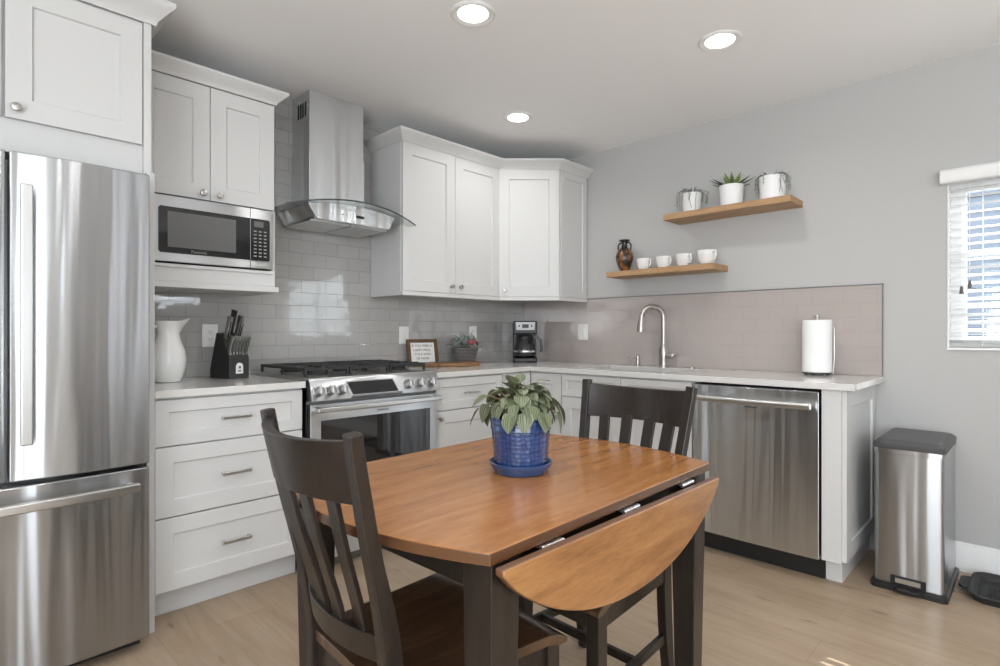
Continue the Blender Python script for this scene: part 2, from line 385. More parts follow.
# ------------------------------------------------------------ recessed ceiling lights
def downlight(x, y, label):
    t = thing('ceiling_light', label, 'ceiling light', (x, y, H), group='recessed ceiling lights')
    b = MB(); b.lathe([(.093,-.0005),(.093,-.004),(.086,-.008),(.064,-.003),(.062,.0),(.062,-.0005)], 40, cap0=False, cap1=False); build('trim_ring', b, M['trimwhite'], t)
    b = MB(); b.lathe([(.063,-.0015),(.063,-.0040)], 40); build('lamp_diffuser', b, M['lamp'], t)
    l = bpy.data.lights.new('downlight', 'AREA'); l.shape = 'DISK'; l.size = .12; l.energy = 5.0; l.color = (1, .99, .97); l.spread = math.radians(150)
    o = bpy.data.objects.new('downlight_lamp', l); COL.objects.link(o); o.parent = t; o.location = (0, 0, -.012)
    return t
downlight(-1.861, -1.386, 'glowing round recessed light in the ceiling, largest and nearest of the three')
downlight(-.930, -2.033, 'glowing round recessed light in the ceiling nearest the right-hand wall')
downlight(-.902, -.763, 'glowing round recessed light in the ceiling, smallest, in front of the corner cabinets')
for x, y, lb in ((-2.9,-2.3,'round recessed ceiling light out of view above the fridge side of the table'), (-1.5,-3.6,'round recessed ceiling light out of view past the window end of the table'),
                 (-3.1,-4.2,'round recessed ceiling light out of view in the middle of the room behind'), (-4.4,-3.0,'round recessed ceiling light out of view by the left wall')):
    downlight(x, y, lb)

# ------------------------------------------------------------ cabinets
def door_mb(b, x0, x1, z0, z1, yf, t=.019, rail=.070, rec=.010):
    # shaker front, face at y = yf (looking to -y)
    x0 += .0015; x1 -= .0015; z0 += .0015; z1 -= .0015
    o = [(x0,z0),(x1,z0),(x1,z1),(x0,z1)]; r = min(rail, (z1-z0)*.27, (x1-x0)*.30)
    i1 = [(x0+r,z0+r),(x1-r,z0+r),(x1-r,z1-r),(x0+r,z1-r)]; k = r+.003
    i2 = [(x0+k,z0+k),(x1-k,z0+k),(x1-k,z1-k),(x0+k,z1-k)]
    R = [[(x, yf+t, z) for x, z in o], [(x, yf, z) for x, z in o], [(x, yf, z) for x, z in i1], [(x, yf+rec, z) for x, z in i2]]
    b.rings(R); return b
def pull(parent, x, z, yf, w=.105):
    b = MB(); h = w/2
    b.slab([(x-h, yf-.001, z), (x-h, yf-.024, z)], .009, .009, (0,0,1)); b.slab([(x+h, yf-.001, z), (x+h, yf-.024, z)], .009, .009, (0,0,1))
    b.box(x-h-.006, x+h+.006, yf-.031, yf-.022, z-.0055, z+.0055)
    return build('handle', b, M['steel_small'], parent, .0012, label='brushed nickel bar handle')
def knob(parent, x, z, yf):
    b = MB(); Mx = Matrix.Translation((x, yf, z)) @ Matrix.Rotation(PI/2, 4, 'X')
    b.lathe([(.007,0),(.0055,.004),(.0052,.012),(.013,.016),(.0145,.021),(.013,.026),(.006,.028)], 24, M=Mx)
    return build('knob', b, M['nickel'], parent, label='brushed nickel knob')
def drawer(root, x0, x1, z0, z1, yf, handle=True):
    d = build('drawer', door_mb(MB(), x0, x1, z0, z1, yf, rail=.064), M['white'], root, .0015)
    if handle: pull(d, (x0+x1)/2, (z0+z1)/2, yf)
    return d
def door(root, x0, x1, z0, z1, yf, kn=None, name='door'):
    d = build(name, door_mb(MB(), x0, x1, z0, z1, yf), M['white'], root, .0015)
    if kn: knob(d, kn[0], kn[1], yf)
    return d
def base_body(root, x0, x1, toe=True, dep=.61, l=0, r=0):
    b = MB(); b.box(x0, x1, -dep, -.002, .108, .878); b.box(x0+.0, x1-.0, -dep+.065, -.02, 0, .108)
    return build('body', b, M['white'], root, .001)

# left base: three drawers
c = thing('base_cabinet', 'white shaker base cabinet with three wide drawers between fridge and range', 'cabinet', (-2.838, 0, 0))
base_body(c, -.007, .608)
for z0, z1 in ((.118,.406), (.409,.686), (.689,.872)): drawer(c, .003, .603, z0, z1, -.630)
# right of range: drawer over door
c = thing('base_cabinet', 'white shaker base cabinet with one drawer above a door, right of the range', 'cabinet', (-1.452, 0, 0))
base_body(c, 0, .55)
drawer(c, .004, .548, .689, .872, -.630); door(c, .004, .548, .118, .686, -.630, (.035, .645))
c = thing('spice_pullout_cabinet', 'very narrow white pull-out cabinet with a small knob beside the inner corner', 'cabinet', (-.901, 0, 0))
base_body(c, 0, .068); door(c, .001, .067, .118, .872, -.630, (.034, .845), 'pullout_front')
# corner base: L-shaped, two doors meeting in the inner corner
c = thing('corner_base_cabinet', 'white L-shaped base cabinet in the inner corner with two folded doors', 'cabinet', (0, 0, 0))
b = MB(); L = [(-.832,-.002),(-.832,-.61),(-.61,-.61),(-.61,-.885),(-.002,-.885),(-.002,-.002)]
b.prism(L, .108, .878, 'z'); L2 = [(-.832,-.02),(-.832,-.545),(-.545,-.545),(-.545,-.885),(-.02,-.885),(-.02,-.02)]; b.prism(L2, 0, .108, 'z')
build('body', b, M['white'], c, .001)
build('door', door_mb(MB(), -.829, -.634, .118, .872, -.630), M['white'], c, .0015)
d = build('door', door_mb(MB(), .634, .884, .118, .872, -.630), M['white'], c, .0015); d.rotation_euler = (0, 0, -PI/2)
knob(d, .868, .60, -.630)
# sink base on the right wall (local x runs towards -y)
def rthing(name, label, cat, y, **k): return thing(name, label, cat, (0, y, 0), -PI/2, **k)
c = rthing('sink_base_cabinet', 'white shaker cabinet under the sink with two doors and false drawer fronts', 'cabinet', -.887)
b = MB(); b.box(0, .018, -.61, -.002, .108, .878); b.box(.855, .873, -.61, -.002, .108, .878); b.box(.018, .855, -.61, -.592, .108, .878); b.box(.018, .855, -.592, -.002, .108, .126); b.box(0, .873, -.545, -.02, 0, .108); build('body', b, M['white'], c)
for x0, x1 in ((.002,.4365), (.4365,.871)):
    drawer(c, x0, x1, .735, .872, -.630, False)
door(c, .002, .4365, .118, .732, -.630, (.405, .69)); door(c, .4365, .871, .118, .732, -.630, (.468, .69))
# end of run: filler, toe and panelled side
c = rthing('cabinet_end_panel', 'white panelled end gable and filler post at the right end of the run', 'cabinet panel', -2.368)
b = MB(); b.box(0, .078, -.625, -.002, .108, .878); b.box(.0, .066, -.555, -.02, 0, .108); build('body', b, M['white'], c, .001)
b = door_mb(MB(), .012, .612, .112, .876, -.096, .018, .075); d = build('side_panel', b, M['white'], c, .0015)
d.rotation_euler = (0, 0, PI/2); d.location = (0, -.622, 0)

# ---- uppers
def crown(parent, path, z, out=.055, h=.075, ang=None):
    # path: list of (point, outward-diagonal) pairs; profile goes out as it rises
    prof = [(0,0),(.006,.0),(.010,.012),(.022,.024),(.040,.042),(.052,.052),(.055,.056),(.055,.070),(0,.070)]
    rings = []
    for (px, py), (dx, dy) in path: rings.append([(px+dx*a*out/.055, py+dy*a*out/.055, z+q*h/.07) for a, q in prof])
    return build('crown_moulding', MB().rings(rings), M['white'], parent, smooth=True, angle=30)
c = thing('wall_cabinet', 'white two-door wall cabinet over the microwave niche, left of the hood', 'cabinet', (-2.838, 0, 0))
b = MB(); b.box(-.007, .605, -.31, -.0095, 1.742, 2.275); build('body', b, M['white'], c)
door(c, .002, .3025, 1.744, 2.27, -.330, (.268, 1.772)); door(c, .3025, .603, 1.744, 2.27, -.330, (.340, 1.772))
crown(c, [((0,-.332),(0,-1)), ((.605,-.332),(1,-1)), ((.605,-.0095),(1,0))], 2.272, .05, .062)
b = MB(); b.box(0, .018, -.330, -.0095, 1.43, 1.742); b.box(.587, .605, -.330, -.0095, 1.43, 1.742); b.box(.018, .587, -.03, -.0095, 1.43, 1.742); build('niche', b, M['white'], c, .001)
b = MB(); b.box(0, .605, -.332, -.0095, 1.362, 1.440); b.box(0, .618, -.345, -.0095, 1.335, 1.362); b.box(.0, .59, -.342, -.332, 1.424, 1.440); build('shelf', b, M['white'], c, .003)
# over-fridge cabinet + tall panel
c = thing('fridge_cabinet', 'white deep wall cabinet with crown moulding above the steel fridge', 'cabinet', (-3.72, 0, 0))
b = MB(); b.box(0, .848, -.61, -.0095, 1.74, 2.33); build('body', b, M['white'], c)
door(c, .006, .444, 1.85, 2.315, -.630, (.41, 1.885)); door(c, .450, .846, 1.85, 2.315, -.630, (.478, 1.885))
crown(c, [((0,-.632),(0,-1)), ((.882,-.632),(1,-1)), ((.882,-.39),(1,0))], 2.318, .06, .085)
b = MB(); b.box(.848, .874, -.63, -.0095, .0, 2.33); b.box(.848,.874,-.675,-.63,.0,1.74) ; b.box(-.03, .0, -.63, -.0095, 0, 2.33); build('side_panel', b, M['white'], c, .001)
# right uppers
c = thing('wall_cabinet', 'tall white two-door wall cabinet between hood and corner cabinet', 'cabinet', (-1.471, 0, 0))
b = MB(); b.box(0, .833, -.33, -.0095, 1.385, 2.29); build('body', b, M['white'], c, .001)
door(c, .002, .416, 1.387, 2.285, -.350, (.380, 1.432)); door(c, .416, .831, 1.387, 2.285, -.350, (.455, 1.432))
crown(c, [((0,-.0095),(-1,0)), ((0,-.352),(-1,-1)), ((.833,-.352),(.414,-1))], 2.282, .055, .062)
b = MB(); b.box(0, .833, -.352, -.332, 1.361, 1.386); b.box(0, .02, -.332, -.0095, 1.361, 1.386); build('light_rail', b, M['white'], c, .002)
c = thing('corner_wall_cabinet', 'white diagonal wall cabinet in the corner with a single door facing out', 'cabinet', (0, 0, 0))
b = MB(); Lc = [(-.637,-.0095),(-.637,-.330),(-.330,-.637),(-.0095,-.637),(-.0095,-.0095)]
b.prism(Lc, 1.385, 2.29, 'z'); build('body', b, M['white'], c, .001)
dl = math.hypot(.307, .307)
d = build('door', door_mb(MB(), .004, dl-.004, 1.387, 2.285, -.020), M['white'], c, .0015); d.location = (-.637, -.330, 0); d.rotation_euler = (0, 0, -PI/4)
knob(d, .045, 1.432, -.020)
d2 = build('side_panel', door_mb(MB(), .004, .318, 1.387, 2.285, -.010, .010, .05, .006), M['white'], c, .001); d2.location = (-.330, -.637, 0)
q = .352
crown(c, [((-.637,-q),(.414,-1)) if False else ((-.637,-.352),(-.414,-1)), ((-.352,-.637-.012),(-.414,-1)), ((-.0095,-.649),(0,-1))], 2.282, .055, .062)
b = MB(); b.slab([(-.640,-.350,1.3735), (-.345,-.645,1.3735)], .025, .018, (0,0,1)); b.box(-.345, -.012, -.649, -.631, 1.361, 1.386); build('light_rail', b, M['white'], c, .002)

# ------------------------------------------------------------ counters
ct = thing('countertop', 'white quartz worktop strip left of the range under knife block and pitcher', 'countertop', (-2.838, 0, .88))
b = MB(); b.box(0, .612, -.645, -.0095, 0, .030); build('slab', b, M['quartz'], ct, .002)
ct = thing('countertop', 'long white quartz L-shaped worktop carrying the sink and coffee maker', 'countertop', (0, 0, .88))
SX0, SX1, SY0, SY1 = -.535, -.150, -1.575, -.945
b = MB()
b.box(-1.455, -.645, -.645, -.0095, 0, .03); 
xs = [-.645, SX0, SX1, -.0095]; ys = [-2.500, SY0, SY1, -.0095]
for i in range(3):
    for j in range(3):
        if i == 1 and j == 1: continue
        b.box(xs[i], xs[i+1], ys[j], ys[j+1], 0, .03)
bmesh.ops.remove_doubles(b.bm, verts=b.bm.verts[:], dist=1e-5)
# drop internal duplicate faces
seen = {}
for f in list(b.bm.faces):
    k = tuple(sorted(v.index for v in f.verts)) if False else tuple(sorted((round(v.co.x,4), round(v.co.y,4), round(v.co.z,4)) for v in f.verts))
    seen.setdefault(k, []).append(f)
bmesh.ops.delete(b.bm, geom=[f for fs in seen.values() if len(fs) > 1 for f in fs], context='FACES_ONLY')
build('slab', b, M['quartz'], ct, .002)
sk = thing('sink', 'undermounted stainless sink basin below the gooseneck faucet', 'sink', ((SX0+SX1)/2, (SY0+SY1)/2, .69))
hx, hy = (SX1-SX0)/2-.002, (SY1-SY0)/2-.002
b = MB(); b.rings([[(-hx,-hy,.189),(hx,-hy,.189),(hx,hy,.189),(-hx,hy,.189)], [(-hx+.01,-hy+.01,.02),(hx-.01,-hy+.01,.02),(hx-.01,hy-.01,.02),(-hx+.01,hy-.01,.02)], [(-hx+.03,-hy+.03,0),(hx-.03,-hy+.03,0),(hx-.03,hy-.03,0),(-hx+.03,hy-.03,0)]], cap0=False)
build('basin', b, M['steel_small'], sk, solid=.002)
b = MB(); b.lathe([(.04,.0),(.04,.004),(.03,.005),(.02,.002)], 24, (0,0,.0015)); build('drain', b, M['chrome'], sk)

# faucet, soap dispenser, air gap
fx, fy = -.085, -1.305
f = thing('faucet', 'brushed nickel gooseneck pull-down faucet behind the sink', 'faucet', (fx, fy, .91))
b = MB(); b.lathe([(.034,0),(.034,.006),(.028,.012),(.026,.05),(.029,.075),(.026,.12),(.017,.150)], 28); build('body', b, M['nickel'], f)
pts = [(0,0,.13),(0,0,.20),(0,0,.27)]
R_ = .076; dirx, diry = -.80, .60
for k in range(0, 15):
    a = PI*k/14*1.02; s_ = R_*(1-math.cos(a)); pts.append((dirx*s_, diry*s_, .320+R_*math.sin(a)))
b = MB(); b.tube(pts, .0155, 16); build('spout', b, M['nickel'], f)
ex, ey, ez = pts[-1]
b = MB(); b.tube([(ex,ey,ez+.005),(ex+dirx*.003,ey+diry*.003,ez-.03),(ex+dirx*.006,ey+diry*.006,ez-.085)], [.018,.021,.025], 20); build('spray_head', b, M['nickel'], f)
b = MB(); b.tube([(0,0,.072),(.0,-.03,.075),(-.0,-.062,.075)], [.021,.020,.019], 16); b.tube([(0,-.058,.075),(-.0,-.075,.078),(-.03,-.085,.085)], [.014,.011,.007], 12); build('lever', b, M['nickel'], f)
f = thing('soap_dispenser', 'small brushed nickel soap dispenser pump left of the faucet', 'soap dispenser', (-.085, -1.115, .91))
b = MB(); b.lathe([(.019,0),(.019,.005),(.013,.01),(.012,.045),(.015,.048),(.015,.068),(.010,.071)], 20); build('pump_body', b, M['nickel'], f)
b = MB(); b.tube([(0,0,.062),(-.02,.025,.064),(-.045,.045,.058)], [.006,.0055,.005], 12); build('nozzle', b, M['nickel'], f)
b = MB(); b.lathe([(.018,0),(.018,.006),(.012,.009),(.004,.010)], 20); o = build('sink_hole_cover', b, M['nickel'], loc=(-.085,-1.50,.91)); tag(o, 'flat round metal hole cover on the worktop right of the faucet', 'hole cover')

# paper towel holder
py_ = -2.222
t = thing('paper_towel_holder', 'dark metal upright paper towel holder on the worktop end', 'paper towel holder', (-.135, py_, .91))
t.scale = (1.12, 1.12, 1.15)
b = MB(); b.lathe([(.062,.008),(.062,.012)], 32)
for a in (0.6, 2.2, 3.8, 5.4): b.lathe([(.008,0),(.008,.008)], 10, (.05*math.cos(a), .05*math.sin(a), 0))
build('base', b, M['black'], t)
b = MB(); b.cyl((0,0,.012), (0,0,.268), .006); b.lathe([(.004,.265),(.010,.270),(.010,.276),(.003,.280)], 16); build('post', b, M['nickel'], t)
b = MB(); b.tube([(.0,-.066,.01),(.0,-.072,.07),(.0,-.072,.215),(.0,-.066,.222)], .0035, 8); build('side_arm', b, M['nickel'], t)
b = MB()
b.rings([[(r*math.cos(2*PI*i/40), r*math.sin(2*PI*i/40), z) for i in range(40)] for r, z in ((.02,.014),(.061,.014),(.0625,.016),(.0625,.252),(.061,.254),(.02,.254))], cap0=False, cap1=False)
b.rings([[(.02*math.cos(2*PI*i/40), .02*math.sin(2*PI*i/40), z) for i in range(40)] for z in (.014,.254)], cap0=False, cap1=False)
o = build('paper_towel_roll', b, M['paper'], loc=(-.135, py_, .91)); o.scale = (1.12, 1.12, 1.15); tag(o, 'white roll of paper towels on its upright holder', 'paper towel roll')

# ------------------------------------------------------------ dishwasher
d = rthing('dishwasher', 'stainless steel dishwasher with bar handle in the right-hand base run', 'dishwasher', -1.765)
b = MB(); b.box(.003, .597, -.60, -.03, .10, .868); build('tub', b, M['dark_gap'], d)
b = MB(); n_ = 24
front = [(.004+.592*i/n_, -.640-.006*math.sin(PI*i/n_)) for i in range(n_+1)] + [(.596,-.602),(.004,-.602)]
b.prism(front, .108, .866, 'z'); build('door', b, M['steel_dish'], d, .003, angle=30)
b = MB(); b.box(.0, .600, -.56, -.54, .0, .105); build('kick_plate', b, M['black'], d)
b = MB(); b.tube([(.030,-.692,.803),(.575,-.692,.803)], .0155, 20); b.tube([(.065,-.640,.803),(.065,-.69,.803)], .010, 12); b.tube([(.54,-.640,.803),(.54,-.69,.803)], .010, 12); build('handle', b, M['steel_small'], d, .001)
b = MB(); b.box(.27, .33, -.6475, -.6462, .770, .776); build('badge', b, M['grey_plastic'], d)

# ------------------------------------------------------------ fridge
f = thing('refrigerator', 'large stainless steel french-door refrigerator with bottom freezer', 'refrigerator', (-3.275, 0, 0))
b = MB(); b.box(-.385, .383, -.71, -.03, .03, 1.69); build('body', b, M['steel_edge'], f, .003)
def curved_front(x0, x1, z0, z1, bulge=.012, y=-.79, back=-.725):
    n_ = 20; P_ = [(x0+(x1-x0)*i/n_, y-bulge*math.sin(PI*i/n_)) for i in range(n_+1)] + [(x1, back), (x0, back)]
    return MB().prism(P_, z0, z1, 'z')
build('door', curved_front(-.385, -.004, .668, 1.702), M['steel'], f, .005, 3, angle=30)
dr = build('door', curved_front(.004, .385, .668, 1.702), M['steel'], f, .005, 3, angle=30)
fz = build('freezer_drawer', curved_front(-.385, .385, .045, .655, .018), M['steel'], f, .005, 3, angle=30)
def vhandle(parent, x):
    b = MB(); zs = [(.79+.80*i/14) for i in range(15)]
    b.slab([(x, -.858, z) for z in zs], .030, .022, (1,0,0)); b.slab([(x,-.80,.83),(x,-.855,.83)], .016, .02, (1,0,0)); b.slab([(x,-.80,1.55),(x,-.855,1.55)], .016, .02, (1,0,0))
    build('handle', b, M['steel_small'], parent, .004, 3)
vhandle(dr, .040); vhandle(bpy.data.objects['door'] if False else [o for o in f.children if o.name.startswith('door')][0], -.045)
b = MB(); xs_ = [-.34+.68*i/16 for i in range(17)]
b.slab([(x, -.872+.018*abs(x/.34)**2, .602) for x in xs_], .030, .022, (0,0,1)); b.slab([(-.32,-.80,.602),(-.32,-.852,.602)], .02, .02, (0,0,1)); b.slab([(.32,-.80,.602),(.32,-.852,.602)], .02, .02, (0,0,1))
build('handle', b, M['steel_small'], fz, .005, 3)
b = MB(); b.box(-.37, .37, -.72, -.66, .0, .045); build('toe_grille', b, M['black'], f)

# ------------------------------------------------------------ microwave
mw = thing('microwave', 'stainless steel built-in microwave with black window in the cabinet niche', 'microwave', (-2.815, .047, 1.441))
b = MB(); b.box(.0, .560, -.37, -.085, .006, .292); build('body', b, M['steel_edge'], mw, .002)
b = MB(); b.box(-.002, .562, -.398, -.372, .006, .294); build('front_frame', b, M['steel_range'], mw, .003)
b = MB(); b.prism([(.062,.052),(.070,.044),(.451,.044),(.451,.246),(.070,.246),(.062,.238)], -.401, -.397, 'y'); build('door_glass', b, M['glassblack'], mw)
b = MB(); b.box(.098, .385, -.4022, -.4005, .070, .226); build('viewing_window', b, M['screen'], mw)
b = MB(); b.prism([(.454,.044),(.540,.044),(.546,.050),(.546,.238),(.540,.246),(.454,.246)], -.401, -.397, 'y'); kp = build('control_panel', b, M['glassblack'], mw)
b = MB(); b.box(.470, .515, -.4022, -.4005, .206, .234); build('display', b, M['screen'], kp)
for r_ in range(8):
    for c_ in range(3):
        b = MB(); x = .468+c_*.024; z = .062+r_*.0172; b.box(x, x+.013, -.4026, -.4005, z, z+.006); build('button', b, M['button'], kp)
b = MB(); b.box(.4515, .4535, -.3995, -.397, .246, .294); b.box(.4515, .4535, -.3995, -.397, .006, .044); build('door_seam', b, M['dark_gap'], mw)
text('lettering', 'Panasonic', .017, M['button'], mw, (.225, -.4022, .056), (PI/2, 0, 0))
b = MB(); b.box(.475, .535, -.400, -.397, .014, .034); build('open_button', b, M['steel_small'], mw, .002)

# ------------------------------------------------------------ hood
h = thing('range_hood', 'stainless chimney range hood with curved clear glass canopy on the tiled wall', 'range hood', (-1.825, -.0095, 0))
b = MB(); b.box(-.172, .172, -.215, 0, 1.83, 2.14); build('lower_chimney', b, M['steel_hood'], h, .002)
b = MB(); b.box(-.168, .168, -.211, 0, 2.14, H-.001); u_ = build('upper_chimney', b, M['steel_hood'], h, .002)
for k in range(4):
    b = MB(); b.box(-.1695, -.1675, -.17+k*.028, -.156+k*.028, 2.33, 2.41); build('vent_slot', b, M['dark_gap'], u_)
xe = .395
def arch(x): return 1.835 - .062*(x/xe)**2
def ylim(x): return -.415 - .055*(1-(x/xe)**2)
b = MB(); nn = 28; tp, bt = [], []
for i in range(nn+1):
    x = -xe + 2*xe*i/nn; tp.append(x)
b.rings([[(x, 0, arch(x)), (x, ylim(x), arch(x)), (x, ylim(x), arch(x)-.006), (x, 0, arch(x)-.006)] for x in tp])
M['hoodglass'] = thin_glass('canopy_glass', (.90,.92,.915), .02)
gg = build('glass_canopy', b, M['hoodglass'], h)
b = MB(); b.rings([[(x, ylim(x)-.002, arch(x)+.001), (x, ylim(x)-.002, arch(x)-.007), (x, ylim(x)+.0005, arch(x)-.007), (x, ylim(x)+.0005, arch(x)+.001)] for x in tp])
build('glass_edge', b, mat('glass_edge', (.05,.06,.06), .1), gg)
xb = .265; b = MB(); top = [(-xb+2*xb*i/12) for i in range(13)]
poly = [(x, arch(x)-.008) for x in top] + [(xb-.008, 1.765-.02), (xb-.03, 1.715), (-xb+.03, 1.715), (-xb+.008, 1.745)]
poly = [(x, arch(x)-.008) for x in top] + [(xb-.035, 1.728), (-xb+.05, 1.728)]
b.rings([[(x, y*1.0 + (-.012 if y < -.3 else 0), z) for x, z in poly] for y in (-.02, -.375)])
build('body', b, M['steel_hood'], h, .002)
b = MB(); b.box(-.235, -.005, -.35, -.05, 1.720, 1.7275); b.box(.005, .235, -.35, -.05, 1.720, 1.7275); build('filter', b, M['steel_small'], h, .001)
b = MB(); b.box(.012, .062, -.390, -.3865, 1.762, 1.776); build('display', b, M['glassblack'], h)
for k in range(4):
    b = MB(); b.box(-.075+k*.022, -.062+k*.022, -.3895, -.3865, 1.765, 1.773); build('button', b, M['grey_plastic'] if k == 0 else M['steel_small'], h)

# ------------------------------------------------------------ range
r = thing('gas_range', 'stainless steel slide-in gas range with six knobs and black oven window', 'stove', (-1.838, 0, 0))
w = .378
b = MB(); b.box(-w, w, -.625, -.012, .03, .905); b.box(-w+.03, w-.03, -.60, -.05, 0, .03); build('body', b, M['steel_edge'], r)
b = MB(); b.prism([(-.012,.906),(-.62,.906),(-.652,.918),(-.652,.922),(-.62,.926),(-.012,.926)], -w-.004, w+.004, 'x'); build('cooktop', b, M['steel_small'], r, .002)
cp = MB(); cp.prism([(-.60,.905),(-.648,.921),(-.662,.905),(-.688,.818),(-.60,.812)], -w, w, 'x'); cpo = build('control_panel', cp, M['steel_range'], r, .002)
# panel face runs from (-.662,.905) to (-.688,.818)
pn = Vector((0, -.087, .026)).normalized(); pc = Vector((0,-.675,.8615)); pu = Vector((0,.026,.087)).normalized()
def on_panel(x, u, out): return Vector((x, pc.y, pc.z)) + pu*u + pn*out
b = MB(); q_ = [on_panel(x, u, .0004) for x, u in ((-.178,.034),(.060,.034),(.075,-.030),(-.163,-.030))] if False else None
def pp(x, u, o): return tuple(on_panel(x, u, o))
b = MB(); b.rings([[pp(-.190,.034,o),pp(.072,.034,o),pp(.100,-.030,o),pp(-.165,-.030,o)] for o in (-.002,.004)]); build('display', b, M['glassblack'], cpo)
b = MB(); b.rings([[pp(-.200,.039,o),pp(.078,.039,o),pp(.110,-.036,o),pp(-.172,-.036,o)] for o in (-.002,.0022)]); build('display_bezel', b, M['chrome'], cpo)
b = MB(); b.rings([[pp(-.178,-.041,-.002),pp(.118,-.041,-.002),pp(.118,-.033,.012),pp(-.178,-.033,.012)],[pp(-.178,-.046,-.002),pp(.118,-.046,-.002),pp(.118,-.042,.010),pp(-.178,-.042,.010)]]); build('display_lip', b, M['steel_edge'], cpo)
for x in (-.345, -.283, -.222, .165, .240, .318):
    Mk = Matrix.Translation(on_panel(x, 0, 0)) @ pn.to_track_quat('Z', 'Y').to_matrix().to_4x4()
    b = MB(); b.lathe([(.026,0),(.026,.004),(.021,.006),(.0195,.030),(.017,.033),(.004,.034)], 28, M=Mk); kb = build('knob', b, M['knobsteel'], cpo)
    b = MB(); b.box(-.004, .004, -.019, .019, .030, .042, M=Mk); build('grip', b, M['chrome'], kb, .0015)
# oven door
b = MB(); b.box(-w+.002, w-.002, -.665, -.628, .215, .800); od = build('oven_door', b, M['steel_range'], r, .003)
b = MB(); b.box(-w+.055, w-.055, -.6675, -.664, .285, .722); build('oven_window', b, M['glassblack'], od, .001)
b = MB(); b.slab([(-w+.01,-.715,.778),(w-.01,-.715,.778)], .022, .026, (0,0,1)); b.slab([(-w+.03,-.66,.778),(-w+.03,-.712,.778)], .022, .03, (0,0,1)); b.slab([(w-.03,-.66,.778),(w-.03,-.712,.778)], .022, .03, (0,0,1)); build('handle', b, M['steel_small'], od, .005, 3)
b = MB(); b.box(-w+.004, w-.004, -.660, -.628, .060, .205); build('storage_drawer', b, M['steel_range'], r, .003)
text('lettering', 'SAMSUNG', .016, M['slot'], od, (.02, -.6660, .742), (PI/2, 0, 0))
# burners and grates
for x, y, rr in ((-.245,-.18,.042),(-.245,-.46,.05),(.245,-.18,.042),(.245,-.46,.05),(0,-.32,.055)):
    b = MB(); b.lathe([(rr+.012,.926),(rr+.010,.934),(rr,.936),(rr,.942),(rr-.004,.946),(.004,.947)], 28, (x, y, 0)); build('burner', b, M['iron'], r)
def grate(x0, x1):
    b = MB(); z0, z1 = .952, .966; y0, y1 = -.570, -.080
    for y in (y0, y1): b.box(x0, x1, y-.007, y+.007, z0, z1)
    for x in (x0+.006, x1-.006): b.box(x-.006, x+.006, y0, y1, z0, z1)
    xm = (x0+x1)/2
    for k in range(1, 8):
        y = y0+(y1-y0)*k/8
        b.box(x0, x0+.085, y-.004, y+.004, z0, z1+.003); b.box(x1-.085, x1, y-.004, y+.004, z0, z1+.003)
    b.box(x0, x1, (y0+y1)/2-.005, (y0+y1)/2+.005, z0, z1+.003)
    for y in (y0, y1, (y0+y1)/2):
        for x in (x0+.006, x1-.006): b.box(x-.006, x+.006, y-.006, y+.006, .926, z0)
    for y in (y0+.12, y1-.12): b.box(xm-.004, xm+.004, y-.07, y+.07, z0, z1+.003)
    return build('grate', b, M['iron'], r, .0015)
grate(-.360, -.124); grate(-.118, .118); grate(.124, .360)

# ------------------------------------------------------------ wall plates
def plate(name, label, cat, x, z, wall, w=.076, h=.118, kind='outlet'):
    if wall == 'A': t = thing(name, label, cat, (x, -.0085, z))
    else: t = thing(name, label, cat, (-.0085, x, z), -PI/2)
    b = MB(); b.box(-w/2, w/2, -.006, 0, -h/2, h/2); build('cover_plate', b, M['plate'], t, .002)
    if kind == 'outlet':
        for s_ in (.020, -.020):
            b = MB(); b.lathe([(.0165,0),(.0165,.002)], 20, M=Matrix.Translation((0,-.006,s_)) @ Matrix.Rotation(PI/2,4,'X')); sc = build('socket', b, M['plate'], t)
            b = MB(); b.box(-.007,-.005,-.0088,-.0078,s_-.003,s_+.006); b.box(.005,.007,-.0088,-.0078,s_-.003,s_+.006); b.lathe([(.0025,0),(.0025,.001)], 10, M=Matrix.Translation((0,-.0078,s_-.009)) @ Matrix.Rotation(PI/2,4,'X')); build('slots', b, M['slot'], sc)
    else:
        b = MB(); b.box(-.016, .016, -.0095, -.006, -.033, .033); build('rocker', b, M['plate'], t, .001)
plate('wall_outlet', 'white wall outlet on tile between white pitcher and knife block', 'outlet', -2.432, 1.120, 'A')
plate('light_switch', 'white switch plate on tile above the framed sign', 'light switch', -1.215, 1.118, 'A', kind='rocker')
plate('wall_outlet', 'white wall outlet on tile half hidden behind the grey basket', 'outlet', -.585, 1.125, 'A')
plate('light_switch', 'white switch plate on the sink-side tile below the corner cabinet', 'light switch', -.61, 1.140, 'B', w=.09, kind='rocker')

